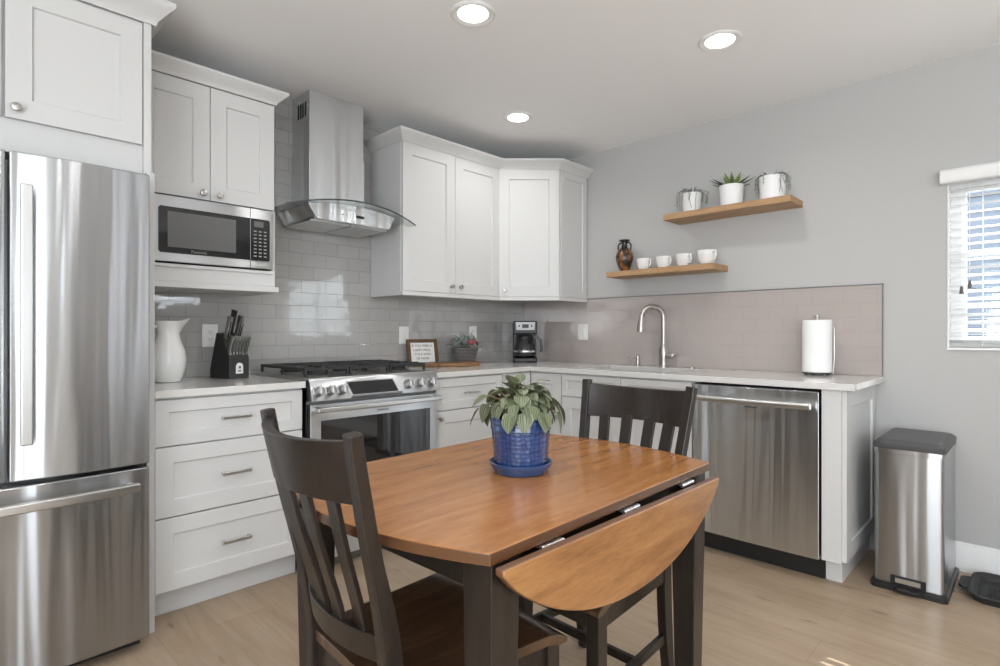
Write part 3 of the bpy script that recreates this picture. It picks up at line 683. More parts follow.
# ------------------------------------------------------------ things on the left worktop
t = thing('pitcher', 'tall white glazed ceramic pitcher beside the fridge panel', 'pitcher', (-2.680, -.225, .91), math.radians(4))
t.scale = (1.1, 1.1, 1.03)
b = MB(); n_ = 40; rings = []
for rr, z in ((.040,0),(.046,.003),(.052,.02),(.064,.06),(.068,.095),(.062,.14),(.046,.185),(.040,.215),(.044,.240),(.050,.262),(.052,.270),(.046,.266),(.038,.24),(.036,.215),(.05,.17),(.058,.10),(.05,.03),(.01,.012)):
    ring = []
    for i in range(n_):
        a = 2*PI*i/n_; k = max(0, (z-.215)/.055)*math.exp(-(min(a, 2*PI-a)/.42)**2)
        ring.append(((rr+k*.036)*math.cos(a), (rr)*math.sin(a), z + k*.016))
    rings.append(ring)
b.rings(rings); build('body', b, M['ceramic'], t)
b = MB(); b.tube([(-.045,0,.245),(-.075,0,.25),(-.095,0,.22),(-.092,0,.17),(-.075,0,.13),(-.062,0,.115)], [.008,.008,.008,.008,.007,.007], 14); build('handle', b, M['ceramic'], t)

# knife block: front (logo) faces the room
kx, ky, kr = -2.392, -.185, math.radians(12)
t = thing('knife_block', 'black slanted knife block with a small white emblem near the left outlet', 'knife block', (kx, ky, .91), kr)
t.scale = (1.1, 1.1, 1.22)
b = MB(); b.prism([(-.065,0),(.085,0),(.085,.035),(.035,.185),(-.01,.165),(-.065,.085)], -.048, .048, 'x')
build('body', b, M['black'], t, .003)
b = MB(); b.prism([(-.017,.020),(.017,.020),(.017,.050),(.012,.060),(.0,.064),(-.012,.060),(-.017,.050)], -.0670, -.0652, 'y')
em = build('emblem', b, M['plate'], t); b = MB(); b.box(-.007,.007,-.068,-.0668,.028,.034); b.box(-.004,.006,-.068,-.0668,.040,.050); build('figure', b, M['slot'], em)
RZ = Matrix.Translation((kx, ky, .91)) @ Matrix.Rotation(kr, 4, 'Z') @ Matrix.Diagonal((1.1, 1.1, 1.22, 1))
hd = Vector((0, -.30, .95)).normalized()
def knife(x, y, z, ln, r, label, name='steak_knife', group='steak knives in the front row of the knife block', m='steel_small', lean=0):
    p = RZ @ Vector((x, y, z)); o = tag(empty(name, p, kr), label, 'knife', group)
    d_ = (hd + Vector((lean, 0, 0))).normalized()
    r *= 1.3; pts = [Vector((0,0,0)) + d_*ln*k/5 for k in range(6)]
    b = MB(); b.slab(pts, [r*1.6,r*1.5,r*1.7,r*1.6,r*1.7,r*2.1], [r*1.0]*6, (1,0,0) if False else (0,1,0)); build('handle', b, M[m], o, .0012)
    b = MB(); b.slab([pts[0]-d_*.012, pts[0]], r*1.5, r*.9, (0,1,0)); build('bolster', b, M['chrome'], o)
    b = MB(); b.slab([pts[0]+d_*.01+Vector((0,-r*.0,0)), pts[4]], r*1.75, r*.35, (0,1,0)); build('grip_scale', b, M['black'], o)
names6 = ['leftmost', 'second from left', 'third from left', 'third from right', 'second from right', 'rightmost']
for k in range(6): knife(-.038+k*.0152, -.052, .102, .085, .0085, 'slim silver-handled steak knife, %s in the block\'s lower row' % names6[k], lean=.03)
knife(-.030, -.012, .160, .115, .012, 'silver-handled chef knife, tall one at the block\'s left back', 'chef_knife', 'large knives in the back of the block', lean=.02)
knife(.002, .010, .178, .125, .012, 'black-handled knife, tallest at the back centre of the block', 'carving_knife', 'large knives in the back of the block', 'black', lean=.02)
knife(.020, -.010, .165, .115, .011, 'silver-handled knife just right of the tallest one in the block', 'bread_knife', 'large knives in the back of the block', lean=.04)
knife(.038, .004, .165, .085, .011, 'short silver-handled knife at the block\'s right back', 'utility_knife', 'large knives in the back of the block', lean=.05)

# ------------------------------------------------------------ things right of the range
# framed sign leaning on the tile
t = thing('framed_sign', 'small dark-wood framed white sign with black lettering behind the cutting board', 'sign', (-1.105, -.075, .91), math.radians(-6))
t.scale = (1.2, 1.2, 1.2)
tilt = Matrix.Rotation(math.radians(-9), 4, 'X')
W2, H2 = .080, .150
b = MB()
for a in ((-W2-.018,-W2,0,H2),(W2,W2+.018,0,H2),(-W2,W2,0,.018),(-W2,W2,H2-.018,H2)): b.box(a[0], a[1], -.018, 0, a[2], a[3], M=tilt)
build('frame', b, M['framewood'], t, .001)
b = MB(); b.box(-W2, W2, -.008, -.002, .018, H2-.018, M=tilt); sg = build('sign_panel', b, M['plate'], t)
for k, ln in enumerate(('IF YOU WISH A', 'HAPPY MEAL,', 'IT IS A WISH', 'OF HOME')):
    p = tilt @ Vector((0, -.0086, .113-k*.024)); text('lettering', ln, .0195, M['slot'], sg, p, (PI/2-math.radians(9), 0, 0), .0003)
# cutting board
t = thing('cutting_board', 'oval wooden cutting board lying flat in front of the sign', 'cutting board', (-.950, -.250, .911), math.radians(-8))
t.scale = (1.2, 1.0, 1.35)
b = MB(); poly = []
for i in range(48):
    a = 2*PI*i/48; cx_, sx_ = math.cos(a), math.sin(a)
    poly.append((.145*math.copysign(abs(cx_)**.75, cx_), .085*math.copysign(abs(sx_)**.8, sx_)))
b.prism(poly, 0, .018, 'z'); build('board', b, M['boardwood'], t, .004)
b = MB(); b.prism([(-.14,-.022),(-.215,-.018),(-.228,-.008),(-.228,.008),(-.215,.018),(-.14,.022)], .001, .017, 'z'); build('handle', b, M['boardwood'], t, .003)
# wicker basket with artificial flowers
bx_, by_ = -.765, -.125
t = thing('basket', 'grey woven basket below the half-hidden outlet', 'basket', (bx_, by_, .91))
t.scale = (1.28, 1.15, 1.25)
m = M['wicker'] = mat('grey_wicker', (.16,.145,.14), .8); n = N(m)
wv = n.n('ShaderNodeTexWave', wave_type='BANDS', bands_direction='Z'); wv.inputs['Scale'].default_value = 40; wv.inputs['Distortion'].default_value = 2; n.l(n.coord('Object'), wv.inputs['Vector'])
n.l(n.ramp(wv.outputs['Fac'], [(0,(.07,.065,.065)),(1,(.24,.22,.215))]), n.b.inputs['Base Color']); n.l(n.bump(wv.outputs['Fac'], .6, .004), n.b.inputs['Normal'])
b = MB(); b.lathe([(.055,0),(.058,.004),(.076,.085),(.080,.088),(.080,.094),(.073,.094),(.070,.085),(.052,.010),(.01,.008)], 36, sx=1.05, sy=.8)
for i in range(28):
    a = 2*PI*i/28; b.tube([(.060*1.05*math.cos(a), .060*.8*math.sin(a), .004), (.079*1.05*math.cos(a), .079*.8*math.sin(a), .09)], .0025, 5)
build('body', b, M['wicker'], t)
M['sage'] = mat('sage_leaf', (.30,.36,.33), .7); M['pinkp'] = mat('pink_petal', (.52,.16,.17), .7); M['cream'] = mat('cream_petal', (.62,.55,.47), .7); M['darkleaf'] = mat('dark_stem', (.06,.06,.05), .7)
random.seed(5)
def leaf(b, base, d, up, L, Wd, droop=.2, fold=.15, nu=6, nv=6, heart=False, uvs=True):
    base = Vector(base); d = Vector(d).normalized(); up = Vector(up); up = (up-d*up.dot(d)).normalized(); s_ = d.cross(up)
    def fn(u, v):
        l = v; wd = Wd*(math.sin(PI*min(1, l**.65))**.8 if not heart else math.sin(PI*l**.62)**.75)*.5
        if l in (0, 1): wd = Wd*.02
        x = (u-.5)*2
        return base + d*(L*l) - up*(droop*L*l*l) + s_*(x*wd) + up*(abs(x)*wd*fold*2) 
    b.grid(fn, nu, nv, uvs)
fl = thing('artificial_flower_arrangement', 'sage, cream and pink artificial flowers filling the grey basket', 'flowers', (bx_, by_, .93))
fl.scale = (1.85, 1.25, 1.5)
def leaves(nm, m, cnt, L, Wd, spread, z0, lab=None):
    b = MB()
    for i in range(cnt):
        a = random.uniform(0, 2*PI); e = random.uniform(.1, 1.2); p = (random.uniform(-spread,spread), random.uniform(-.03,.03), z0+random.uniform(-.01,.03))
        leaf(b, p, (math.cos(a)*math.cos(e), math.sin(a)*math.cos(e), math.sin(e)), (0,0,1) if e < 1 else (1,0,0), L*random.uniform(.7,1.2), Wd)
    build(nm, b, m, fl, recalc=False)
leaves('foliage', M['sage'], 60, .045, .022, .055, .068)
leaves('cream_flower', M['cream'], 22, .03, .014, .05, .075)
leaves('dark_sprig', M['darkleaf'], 12, .055, .008, .05, .08)
b = MB()
for ring_, (rr, cnt) in enumerate(((.010,5),(.018,8),(.026,10))):
    for i in range(cnt):
        a = 2*PI*i/cnt+ring_; leaf(b, (.012+math.cos(a)*rr*.3, -.035+math.sin(a)*rr*.3, .080), (math.cos(a)*rr, math.sin(a)*rr-.006, .030-rr*.5), (0,0,1), .028, .018, -.2)
build('pink_flower', b, M['pinkp'], fl, recalc=False)
b = MB(); b.lathe([(.045,.0),(.040,.055),(.02,.065)], 16, sy=.8); build('moss_base', b, M['darkleaf'], fl)

# coffee maker
t = thing('coffee_maker', 'black drip coffee maker with glass carafe in the worktop corner', 'coffee maker', (-.205, -.195, .911), math.radians(-45))
t.scale = (1.12, 1.05, 1.1)
b = MB(); b.box(-.080, .080, -.105, .09, 0, .030); b.box(-.080, .080, .02, .09, .03, .20); b.box(-.080, .080, -.10, .09, .195, .285); build('body', b, M['black'], t, .008, 3)
b = MB(); b.prism([(-.068,.225),(.068,.225),(.062,.275),(-.062,.275)] if False else [(-.062,.222),(.062,.222),(.066,.278),(-.066,.278)], -.1045, -.100, 'y'); p_ = build('control_panel', b, mat('panel_silver', (.30,.30,.30), .4, .6), t, .001)
b = MB(); b.box(-.022, .022, -.107, -.104, .236, .262); build('display', b, M['black'], p_)
for sx_ in (-.042, .042):
    b = MB(); b.lathe([(.007,0),(.006,.003)], 14, M=Matrix.Translation((sx_,-.104,.25)) @ Matrix.Rotation(PI/2,4,'X')); build('button', b, M['black'], p_)
M['carafe'] = thin_glass('carafe_glass', (.6,.6,.6), .03)
b = MB(); b.lathe([(.060,.034),(.074,.045),(.078,.075),(.068,.12),(.054,.155),(.054,.165)], 36, (0,-.035,0), cap1=False); ca = build('carafe', b, M['carafe'], t)
b = MB(); b.lathe([(.0555,.150),(.058,.156),(.058,.176),(.050,.186),(.01,.190)], 32, (0,-.035,0)); build('lid', b, M['black'], ca)
b = MB(); b.lathe([(.0785,.068),(.0792,.070),(.0792,.078),(.0785,.08)], 36, (0,-.035,0), cap0=False, cap1=False); build('band', b, M['chrome'], ca)
b = MB(); b.slab([(.054,-.040,.170),(.088,-.045,.172),(.108,-.048,.150),(.114,-.05,.09),(.108,-.05,.070)], .022, .018, (0,1,0)); build('handle', b, M['black'], ca, .003)

# ------------------------------------------------------------ floating shelves
def shelf(label, y0, y1, ztop, dep=.215, th=.036):
    t = tag(build('floating_shelf', MB().box(-dep, -.0005, y0-(y0+y1)/2, y1-(y0+y1)/2, -th, 0), M['shelfwood'], None, .002, loc=(0, (y0+y1)/2, ztop)), label, 'shelf')
    return t
US0, US1, USZ = -2.115, -1.372, 1.878
LS0, LS1, LSZ = -1.693, -.948, 1.548
shelf('upper oak floating shelf holding three potted succulents', US0, US1, USZ)
shelf('lower oak floating shelf holding an amphora and four white cups', LS0, LS1, LSZ)
M['succ'] = mat('succulent_green', (.13,.16,.12), .6); M['aloe'] = mat('aloe_green', (.16,.22,.05), .5); M['aloedark'] = mat('aloe_dark', (.05,.08,.05), .5); M['string'] = mat('trailing_green', (.17,.20,.16), .7)
def pot(y, r0, r1, hh, label, name='potted_succulent'):
    t = thing(name, label, 'potted plant', (-.100, y, USZ), group='potted plants on the upper shelf')
    b = MB(); b.lathe([(r0-.004,0),(r0,.003),(r1,hh-.002),(r1,hh),(r1-.004,hh),(r1-.006,hh-.02),(.005,hh-.02)], 36); build('pot', b, M['potwhite'], t)
    b = MB(); b.lathe([(r1-.006,hh-.018),(.004,hh-.012)], 20); build('soil', b, M['soil'], t)
    return t
random.seed(11)
def trail(t, r1, hh, cnt, dlo, dhi, mt, up=.03, a_list=None, far=.02):
    b = MB(); b2 = MB()
    for i in range(cnt):
        a = (a_list[i] if a_list else random.uniform(0, 2*PI)); dl_ = random.uniform(dlo, dhi); q = random.uniform(.006, far)
        c_, s_ = math.cos(a), math.sin(a)
        if c_ > .3: dl_ *= .8
        P_ = [(c_*r1*.5, s_*r1*.5, hh-.012), (c_*r1*.85, s_*r1*.85, hh+up*random.uniform(.3,1)), (c_*(r1+q), s_*(r1+q), hh-.005), (c_*(r1+q), s_*(r1+q)+random.uniform(-.008,.008), max(.006, hh-dl_*.5)), (c_*(r1+q*.9), s_*(r1+q)+random.uniform(-.012,.012), max(.004, hh-dl_))]
        b.tube(P_, .0012, 5)
        for (p, q2) in zip(P_[:-1], P_[1:]):
            for k in range(4):
                pt = Vector(p).lerp(Vector(q2), k/4); aa = random.uniform(0, 2*PI)
                leaf(b2, pt, (math.cos(aa), math.sin(aa), .2), (0,0,1), .011, .007, nu=2, nv=3, uvs=False)
    build('stem', b, mt, t); build('foliage', b2, mt, t, recalc=False)
def spikes(t, hh, cnt, L, lean0, lean1, mt, wd=.014, nm='foliage', r=.01):
    b = MB()
    for i in range(cnt):
        a = 2*PI*i/cnt + random.uniform(-.2,.2); e = random.uniform(lean0, lean1); c_, s_ = math.cos(a), math.sin(a)
        d_ = Vector((c_*math.sin(e), s_*math.sin(e), math.cos(e))); pts = [Vector((c_*r, s_*r, hh-.015)) + d_*L*k/5 + Vector((c_, s_, 0))*(L*.12*(k/5)**2) for k in range(6)]
        b.tube(pts, [wd*.5, wd*.55, wd*.45, wd*.33, wd*.18, .0006], 6, flat=.4, up=(0,0,1))
    build(nm, b, mt, t)
t = pot(-1.505, .052, .060, .128, 'white pot of dark trailing succulent, leftmost on the upper shelf', 'trailing_succulent')
trail(t, .060, .128, 16, .05, .12, M['succ'], .04, None, .05); spikes(t, .132, 12, .055, .3, 1.2, M['succ'], .007, 'upright_stems', .025)
t = pot(-1.754, .062, .070, .132, 'white pot of spiky green aloe, middle of the upper shelf', 'aloe_plant')
spikes(t, .130, 7, .095, .2, .6, M['aloe'], .036, 'inner_leaves', .015); spikes(t, .134, 9, .115, 1.0, 1.3, M['aloedark'], .026, 'outer_leaves', .02)
t = pot(-1.985, .066, .070, .140, 'white pot with thin trailing string plant, rightmost on the upper shelf', 'string_plant')
trail(t, .070, .140, 16, .05, .11, M['string'], .02, [PI+.9, PI+.8, PI+1.0, PI-1.0, PI-1.1, PI-.3, PI+1.3, PI+1.4, -1.4, -1.2, 1.2, 1.3, 2.0, 2.2, .9, PI-1.25]); spikes(t, .142, 16, .06, .9, 1.4, M['string'], .007, 'upright_stems', .03)

# amphora and cups
M['amph_b'] = mat('amphora_black', (.015,.013,.012), .25, coat=.3)
m = M['amph'] = mat('amphora_pattern', (.2,.08,.03), .3, coat=.3); n = N(m)
vo = n.n('ShaderNodeTexVoronoi'); vo.inputs['Scale'].default_value = 38; n.l(n.coord('Object', (1,1,.6)), vo.inputs['Vector'])
n.l(n.ramp(vo.outputs['Distance'], [(.25,(.24,.105,.035)),(.45,(.16,.06,.02)),(.6,(.015,.012,.01))]), n.b.inputs['Base Color'])
t = thing('amphora_vase', 'small black and terracotta two-handled amphora on the lower shelf', 'vase', (-.100, -1.022, LSZ))
t.scale = (1.2, 1.2, 1.14)
b = MB(); b.lathe([(.026,0),(.028,.004),(.026,.012),(.034,.03),(.047,.07),(.050,.095),(.044,.125),(.030,.142)], 36); build('body', b, M['amph'], t)
b = MB(); b.lathe([(.031,.1405),(.018,.150),(.015,.172),(.018,.184),(.030,.190),(.030,.197),(.012,.197)], 32); build('neck', b, M['amph_b'], t)
for s_ in (-1, 1):
    b = MB(); b.tube([(0,s_*.016,.180),(0,s_*.034,.178),(0,s_*.043,.160),(0,s_*.040,.138),(0,s_*.038,.128)], .0045, 10); build('handle', b, M['amph_b'], t)
def cup(y, r, hh, label, rz):
    t = thing('coffee_cup', label, 'cup', (-.100, y, LSZ), rz, 'white cups on the lower shelf')
    b = MB(); b.lathe([(r*.55,0),(r*.6,.004),(r*.82,hh*.35),(r,hh-.002),(r-.001,hh),(r-.004,hh-.001),(r*.74,hh*.35),(r*.5,.008),(.002,.007)], 36); build('body', b, M['ceramic'], t)
    b = MB(); b.tube([(r*.93,0,hh*.82),(r*1.35,0,hh*.86),(r*1.5,0,hh*.6),(r*1.25,0,hh*.32),(r*.82,0,hh*.30)], .0045, 10); build('handle', b, M['ceramic'], t)
    return t
cup(-1.172, .053, .080, 'white cup next to the amphora on the lower shelf', -2.05)
cup(-1.315, .053, .082, 'white cup, second from the amphora on the lower shelf', -2.05)
cup(-1.452, .052, .084, 'white cup, third from the amphora and next to the widest cup', -2.05)
t = cup(-1.603, .060, .092, 'widest white cup with faint grey sprig at the shelf\'s right end', -2.1)

# ------------------------------------------------------------ bin and boot tray
t = thing('trash_can', 'tall brushed steel step bin with black lid by the right wall', 'trash can', (-.262, -2.665, 0), 0)
t.scale = (1.02, 1.06, 1.0)
def rrect(hx, hy, r, z, n=6):
    out = []
    for cx_, cy_, a0 in ((hx-r,hy-r,0),(-hx+r,hy-r,PI/2),(-hx+r,-hy+r,PI),(hx-r,-hy+r,1.5*PI)):
        for k in range(n+1): a = a0+PI/2*k/n; out.append((cx_+r*math.cos(a), cy_+r*math.sin(a), z))
    return out
b = MB(); b.rings([rrect(.222,.130,.022,.0), rrect(.222,.130,.022,.022), rrect(.205,.122,.022,.03)]); build('base', b, M['black'], t, .002)
b = MB(); b.rings([rrect(.205,.118,.020,.028), rrect(.205,.118,.020,.600), rrect(.209,.122,.022,.602), rrect(.209,.122,.022,.622), rrect(.203,.116,.02,.622)]); bd = build('body', b, M['steel'], t, angle=40)
b = MB(); b.rings([rrect(.206,.119,.022,.622), rrect(.209,.122,.024,.628), rrect(.209,.122,.024,.645), rrect(.196,.110,.022,.658), rrect(.185,.099,.02,.662)]); build('lid', b, M['grey_plastic'], t, angle=40)
b = MB(); b.box(-.210, -.200, -.060, .060, .018, .068); build('pedal_housing', b, M['black'], t, .002)
b = MB(); b.box(-.215, -.209, -.042, .042, .040, .060); build('pedal_plate', b, M['steel_small'], t)
b = MB(); b.prism([(-.208,-.055),(-.235,-.045),(-.250,-.03),(-.250,.03),(-.235,.045),(-.208,.055)], .014, .026, 'z'); build('pedal', b, M['black'], t, .003)
t = thing('boot_tray', 'black plastic ridged tray lying on the floor beside the bin', 'tray', (-.215, -3.085, 0))
b = MB(); b.rings([rrect(.150,.215,.05,.0), rrect(.160,.225,.055,.026), rrect(.168,.233,.06,.030), rrect(.165,.230,.06,.034), rrect(.150,.215,.05,.030), rrect(.138,.203,.045,.008)]); 
build('tray_body', b, M['blackmatte'], t, angle=50)
b = MB()
for k in range(11): b.box(-.12+.024*k-.003, -.12+.024*k+.003, -.17, .17, .0075, .0105)
build('ridges', b, M['blackmatte'], t)
b = MB(); b.rings([rrect(.07,.028,.025,.018), rrect(.07,.028,.025,.030)], M=Matrix.Translation((-.0,.240,0))); build('grip', b, M['blackmatte'], t, .002)

# ------------------------------------------------------------ table
tb = thing('drop_leaf_table', 'dark-legged drop-leaf dining table with honey oak top in the foreground', 'table', (-2.303, -2.013, 0), math.radians(1.2))
ZT = .75; HY = .375; XE = .467; BU = .088
poly = []
K = 24
for i in range(K+1):
    y = -HY+2*HY*i/K; poly.append((XE+BU*(1-(y/HY)**2), y))
for i in range(K+1):
    y = HY-2*HY*i/K; poly.append((-XE-BU*(1-(y/HY)**2), y))
b = MB(); b.prism(poly, ZT-.024, ZT, 'z'); build('tabletop', b, M['tabletop'], tb, .0035, 3)
def leafboard(sgn):
    b = MB(); P_ = []; R2 = XE-.004; D_ = .168
    P_.append((-R2, ZT-.020)); 
    for i in range(31):
        u = -1+2*i/30; P_.append((u*R2, ZT-.020-.012-D_*(1-abs(u)**2.2)**.85))
    P_.append((R2, ZT-.020))
    P_ = [(x-.006, z-.016*max(0, (x+R2)/(2*R2))) for x, z in P_]
    y0 = sgn*(HY+.012); y1 = sgn*(HY+.034)
    b.prism(P_[:], y0, y1, 'y')
    return build('drop_leaf', b, M['leafwood'], tb, .005, 3)
lf = leafboard(-1); leafboard(1)
for s_ in (-1, 1):
    for x in (-.30, .0, .30):
        b = MB(); b.cyl((x-.035, s_*(HY+.008), ZT-.028), (x+.035, s_*(HY+.008), ZT-.028), .0045, n=12)
        for q in range(5): b.cyl((x-.034+q*.015, s_*(HY+.008), ZT-.028), (x-.028+q*.015, s_*(HY+.008), ZT-.028), .0055, n=12)
        b.box(x-.035, x+.035, s_*(HY-.03), s_*(HY+.008), ZT-.0275, ZT-.0245); build('hinge', b, M['steel_small'], tb)
for sx_ in (-1, 1):
    for sy_ in (-1, 1):
        b = MB(); cx_, cy_ = sx_*(XE-.048), (-(HY-.044) if sy_ < 0 else HY-.060)
        def sq(hw_, z, ox=0): return [(cx_-hw_-ox*sx_, cy_-hw_, z), (cx_+hw_-ox*sx_, cy_-hw_, z), (cx_+hw_-ox*sx_, cy_+hw_, z), (cx_-hw_-ox*sx_, cy_+hw_, z)]
        b.rings([sq(.027, 0), sq(.037, .60), sq(.037, ZT-.024)]); build('leg', b, M['espresso'], tb, .003)
b = MB(); ax, ay = XE-.07, HY-.062
b.box(-ax, ax, -ay-.012, -ay+.012, ZT-.115, ZT-.024); b.box(-ax, ax, ay-.028, ay-.004, ZT-.115, ZT-.024); b.box(-ax-.01, -ax+.014, -ay, ay-.04, ZT-.115, ZT-.024); b.box(ax-.014, ax+.01, -ay, ay-.04, ZT-.115, ZT-.024)
build('apron', b, M['espresso'], tb, .001)

# ------------------------------------------------------------ chairs (origin under seat centre, facing local +x)
def make_chair(label, loc, rz):
    t = thing('dining_chair', label, 'chair', loc, rz, 'dark wooden dining chairs at the table')
    prof = [(-.235,0),(-.214,.14),(-.202,.30),(-.200,.44),(-.222,.59),(-.262,.74),(-.295,.90),(-.309,.960)]
    def prof_x(z):
        for (a, za), (b_, zb) in zip(prof[:-1], prof[1:]):
            if za <= z <= zb: return a+(b_-a)*(z-za)/(zb-za)
        return prof[-1][0]
    def smooth_path(y0, y1):
        out = []
        for i in range(23):
            z = .960*i/22; x = sum(prof_x(min(.960, max(0, z+dz))) for dz in (-.05,-.025,0,.025,.05))/5
            out.append((x, y0+(y1-y0)*max(0,(z-.44))/.52, z))
        return out
    for s_ in (-1, 1):
        b = MB(); pth = smooth_path(s_*.169, s_*.209)
        b.slab(pth, .030, [.030+.016*math.sin(PI*min(1, i/16)) if i < 16 else .030-.003*(i-16)/6+.0 for i in range(23)], (0,1,0)); build('rear_post', b, M['espresso'], t, .004, 3)
        b = MB(); b.rings([[(.196-q, s_*.200-q, z), (.196+q, s_*.200-q, z), (.196+q, s_*.200+q, z), (.196-q, s_*.200+q, z)] for q, z in ((.0155,0),(.020,.25),(.020,.417))]); build('front_leg', b, M['espresso'], t, .003)
    def curved_rail(z0, z1, th, bow, lean_x, yw, nm, crest=0.0):
        b = MB(); rings = []
        for i in range(21):
            u = -1+2*i/20; y = u*yw; bx2 = -bow*(1-u*u)
            xa, xb2 = lean_x(z0), lean_x(z1); zz = z1+crest*(1-u*u)
            rings.append([(xa+bx2-th/2, y, z0), (xa+bx2+th/2, y, z0), (xb2+bx2+th/2, y, zz), (xb2+bx2-th/2, y, zz)])
        b.rings(rings); return build(nm, b, M['espresso'], t, .003, 2)
    curved_rail(.828, .946, .022, .052, prof_x, .197, 'top_rail', -.008)
    curved_rail(.505, .560, .020, .036, prof_x, .168, 'lower_rail')
    for k in range(4):
        y = (-.130, -.046, .046, .130)[k]; pts = []
        for i in range(9):
            z = .55+(.84-.55)*i/8; u = y/.2; bow = (.036+.014*i/8)*(1-u*u); pts.append((prof_x(z)-bow+.004, y*(.82+.18*i/8), z))
        b = MB(); b.slab(pts, .042, .011, (0,1,0)); build('slat', b, M['espresso'], t, .002)
    # saddle seat
    b = MB(); nx, ny = 16, 18; x0, x1 = -.215, .232
    def half(x): return .184+(x-x0)/(x1-x0)*.048
    def ztop(u, v):
        x = x0+(x1-x0)*u; yy = (v-.5)*2
        dish = -.014*math.exp(-((x+.03)/.12)**2)*(1-abs(yy)**2.5)
        roll = -.020*max(0, (u-.86)/.14)**2
        return .444+dish+roll-.003*abs(yy)**6
    V1 = [[b.bm.verts.new((x0+(x1-x0)*i/nx, half(x0+(x1-x0)*i/nx)*((j/ny)-.5)*2, ztop(i/nx, j/ny))) for j in range(ny+1)] for i in range(nx+1)]
    V0 = [[b.bm.verts.new((x0+(x1-x0)*i/nx, half(x0+(x1-x0)*i/nx)*((j/ny)-.5)*2, ztop(i/nx, j/ny)*0+.417-(.008 if i >= nx-1 else 0))) for j in range(ny+1)] for i in range(nx+1)]
    for i in range(nx):
        for j in range(ny):
            b.bm.faces.new((V1[i][j], V1[i+1][j], V1[i+1][j+1], V1[i][j+1])); b.bm.faces.new((V0[i][j], V0[i][j+1], V0[i+1][j+1], V0[i+1][j]))
    for i in range(nx):
        b.bm.faces.new((V1[i][0], V0[i][0], V0[i+1][0], V1[i+1][0])); b.bm.faces.new((V1[i][ny], V1[i+1][ny], V0[i+1][ny], V0[i][ny]))
    for j in range(ny):
        b.bm.faces.new((V1[0][j], V1[0][j+1], V0[0][j+1], V0[0][j])); b.bm.faces.new((V1[nx][j], V0[nx][j], V0[nx][j+1], V1[nx][j+1]))
    build('seat', b, M['seatwood'], t, .004, 3, label='walnut-brown saddle seat', angle=50)
    b = MB(); b.box(.184, .204, -.185, .185, .357, .417); b.box(-.208, -.192, -.155, .155, .357, .417)
    for s_ in (-1, 1): b.slab([(-.195, s_*.170, .387), (.18, s_*.202, .387)], .059, .018, (0,0,1))
    build('apron', b, M['espresso'], t, .001)
    b = MB()
    for s_ in (-1, 1): b.slab([(-.208, s_*.168, .175), (.188, s_*.200, .175)], .030, .016, (0,0,1))
    b.slab([(-.02, -.184, .175), (-.02, .184, .175)], .026, .016, (0,0,1)); build('stretcher', b, M['espresso'], t, .002)
    return t
ch = make_chair('dark chair nearest the camera, its slatted back at the table\'s left end', (-2.831+.22*math.cos(-.07), -2.026+.22*math.sin(-.07), 0), -.07)
c2 = copy_tree(ch); c2.location = (-1.802-.22, -2.062+.006, 0); c2.rotation_euler = (0, 0, math.radians(178.3))
c2['label'] = 'dark chair on the far side of the table in front of the dishwasher'

# ------------------------------------------------------------ potted plant on the table
px_, py2 = -2.293, -2.045
t = thing('potted_plant', 'green leafy plant in a blue glazed pot with saucer on the table', 'potted plant', (px_, py2, ZT))
m = M['blue'] = mat('blue_glaze', (.02,.06,.22), .18, coat=.7, coat_r=.06); n = N(m)
c_ = n.n('ShaderNodeTexCoord'); sp = n.n('ShaderNodeSeparateXYZ'); n.l(c_.outputs['Object'], sp.inputs[0])
at = n.n('ShaderNodeMath', operation='ARCTAN2'); n.l(sp.outputs[1], at.inputs[0]); n.l(sp.outputs[0], at.inputs[1])
mu = n.n('ShaderNodeMath', operation='MULTIPLY'); n.l(at.outputs[0], mu.inputs[0]); mu.inputs[1].default_value = .07
cb = n.n('ShaderNodeCombineXYZ'); n.l(mu.outputs[0], cb.inputs[0]); n.l(sp.outputs[2], cb.inputs[1])
vo = n.n('ShaderNodeTexVoronoi'); vo.inputs['Scale'].default_value = 85; vo.inputs['Randomness'].default_value = .35; n.l(cb.outputs[0], vo.inputs['Vector'])
n.l(n.ramp(vo.outputs['Distance'], [(.1,(.028,.070,.20)),(.7,(.010,.026,.095))]), n.b.inputs['Base Color'])
nb_ = n.bump(vo.outputs['Distance'], .5, -.004) if False else n.bump(vo.outputs['Distance'], .6, .003); n.l(nb_, n.b.inputs['Normal'])
M['blueplain'] = mat('blue_glaze_plain', (.026,.062,.165), .16, coat=.7, coat_r=.06)
b = MB(); b.lathe([(.070,.014),(.074,.018),(.0815,.118)], 48, cap0=True, cap1=False); b.lathe([(.0815,.118),(.084,.120),(.084,.124),(.083,.127),(.087,.150),(.087,.154),(.082,.155),(.080,.138),(.004,.137)], 48, cap0=False)
build('pot', b, M['blue'], t)
b = MB(); b.lathe([(.070,0),(.076,.002),(.083,.016),(.088,.024),(.0885,.030),(.085,.031),(.080,.022),(.074,.010),(.004,.009)], 48); build('saucer', b, M['blueplain'], t)
b = MB(); b.lathe([(.0795,.1385),(.004,.143)], 24); build('soil', b, M['soil'], t)
m = M['pep'] = mat('striped_leaf', (.2,.26,.15), .45); n = N(m)
uv = n.n('ShaderNodeTexCoord'); su = n.n('ShaderNodeSeparateXYZ'); n.l(uv.outputs['UV'], su.inputs[0])
ab = n.n('ShaderNodeMath', operation='SUBTRACT'); n.l(su.outputs[0], ab.inputs[0]); ab.inputs[1].default_value = .5
ab2 = n.n('ShaderNodeMath', operation='ABSOLUTE'); n.l(ab.outputs[0], ab2.inputs[0])
md = n.n('ShaderNodeMath', operation='MULTIPLY'); n.l(ab2.outputs[0], md.inputs[0]); md.inputs[1].default_value = 44
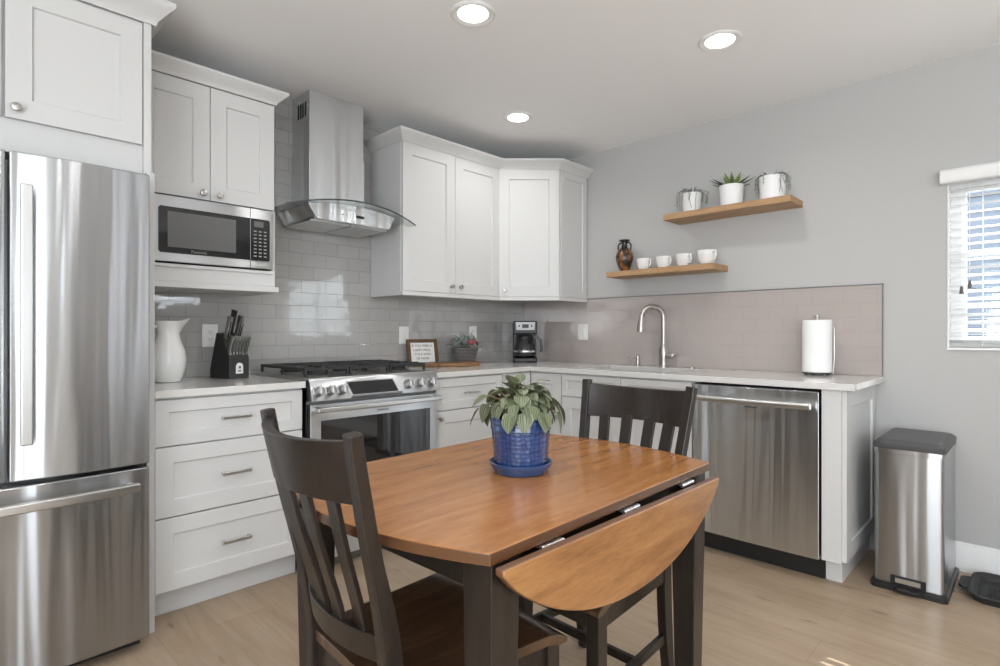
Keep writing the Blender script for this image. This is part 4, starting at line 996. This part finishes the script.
sn = n.n('ShaderNodeMath', operation='SINE'); n.l(md.outputs[0], sn.inputs[0])
mr = n.n('ShaderNodeMapRange'); n.l(sn.outputs[0], mr.inputs[0]); mr.inputs[1].default_value = -1; mr.inputs[2].default_value = 1
cr = n.ramp(mr.outputs[0], [(.25,(.030,.045,.02)),(.6,(.235,.255,.165))])
cr = n.mix(n.ramp(n.noise(n.coord('Object'), 14, 2), [(.35,(0,0,0)),(.7,(.6,.6,.6))]), cr, (.10,.13,.055))
n.l(cr, n.b.inputs['Base Color'])
M['pepstem'] = mat('leaf_stem', (.20,.13,.08), .5)
random.seed(3)
bs = MB(); bl_ = MB()
def pleaf(a, reach, hgt, L, tipdown, roll=0):
    c_, s_ = math.cos(a), math.sin(a); base = Vector((c_*.012, s_*.012, .140)); end = Vector((c_*reach, s_*reach, hgt))
    mid = base.lerp(end, .5)+Vector((0,0,.02)); bs.tube([base, mid, end], [.0022,.0018,.0014], 6)
    d_ = Vector((c_*math.cos(tipdown), s_*math.cos(tipdown), -math.sin(tipdown))); up = Vector((c_*math.sin(tipdown)+.0, s_*math.sin(tipdown), math.cos(tipdown)))
    up = (up + Vector((-s_, c_, 0))*roll).normalized()
    leaf(bl_, end, d_, up, L*.92, L*.80, .20, .10, 8, 8, True)
for i in range(20):
    pleaf(2*PI*i/20+random.uniform(-.2,.2), random.uniform(.065,.095), random.uniform(.165,.20), random.uniform(.045,.060), random.uniform(.5,1.2), random.uniform(-.5,.5))
for i in range(48):
    pleaf(2*PI*i/48+random.uniform(-.3,.3), random.uniform(.035,.072), random.uniform(.19,.225), random.uniform(.040,.054), random.uniform(-.1,.8), random.uniform(-.6,.6))
for i in range(36):
    pleaf(random.uniform(0,2*PI), random.uniform(.005,.045), random.uniform(.215,.24), random.uniform(.034,.046), random.uniform(-.7,.4), random.uniform(-.7,.7))
RA = TH-PI/2   # towards the photograph's right
pleaf(RA+PI, .115, .175, .062, .9); pleaf(RA+PI+.4, .095, .215, .060, .35); pleaf(RA+PI-.5, .098, .165, .055, 1.2); pleaf(RA+.1, .105, .185, .068, 1.1); pleaf(RA-.3, .10, .170, .066, 1.2); pleaf(RA+.6, .06, .245, .048, -.2)
pleaf(RA+1.6, .012, .246, .042, -.9, .2); pleaf(RA+PI+1.0, .035, .245, .050, -.8); pleaf(RA-.9, .085, .175, .062, 1.1); pleaf(RA-1.5, .088, .175, .058, 1.2); pleaf(RA-1.9, .088, .175, .054, 1.1)
build('stem', bs, M['pepstem'], t); build('foliage', bl_, M['pep'], t, recalc=False, angle=60)
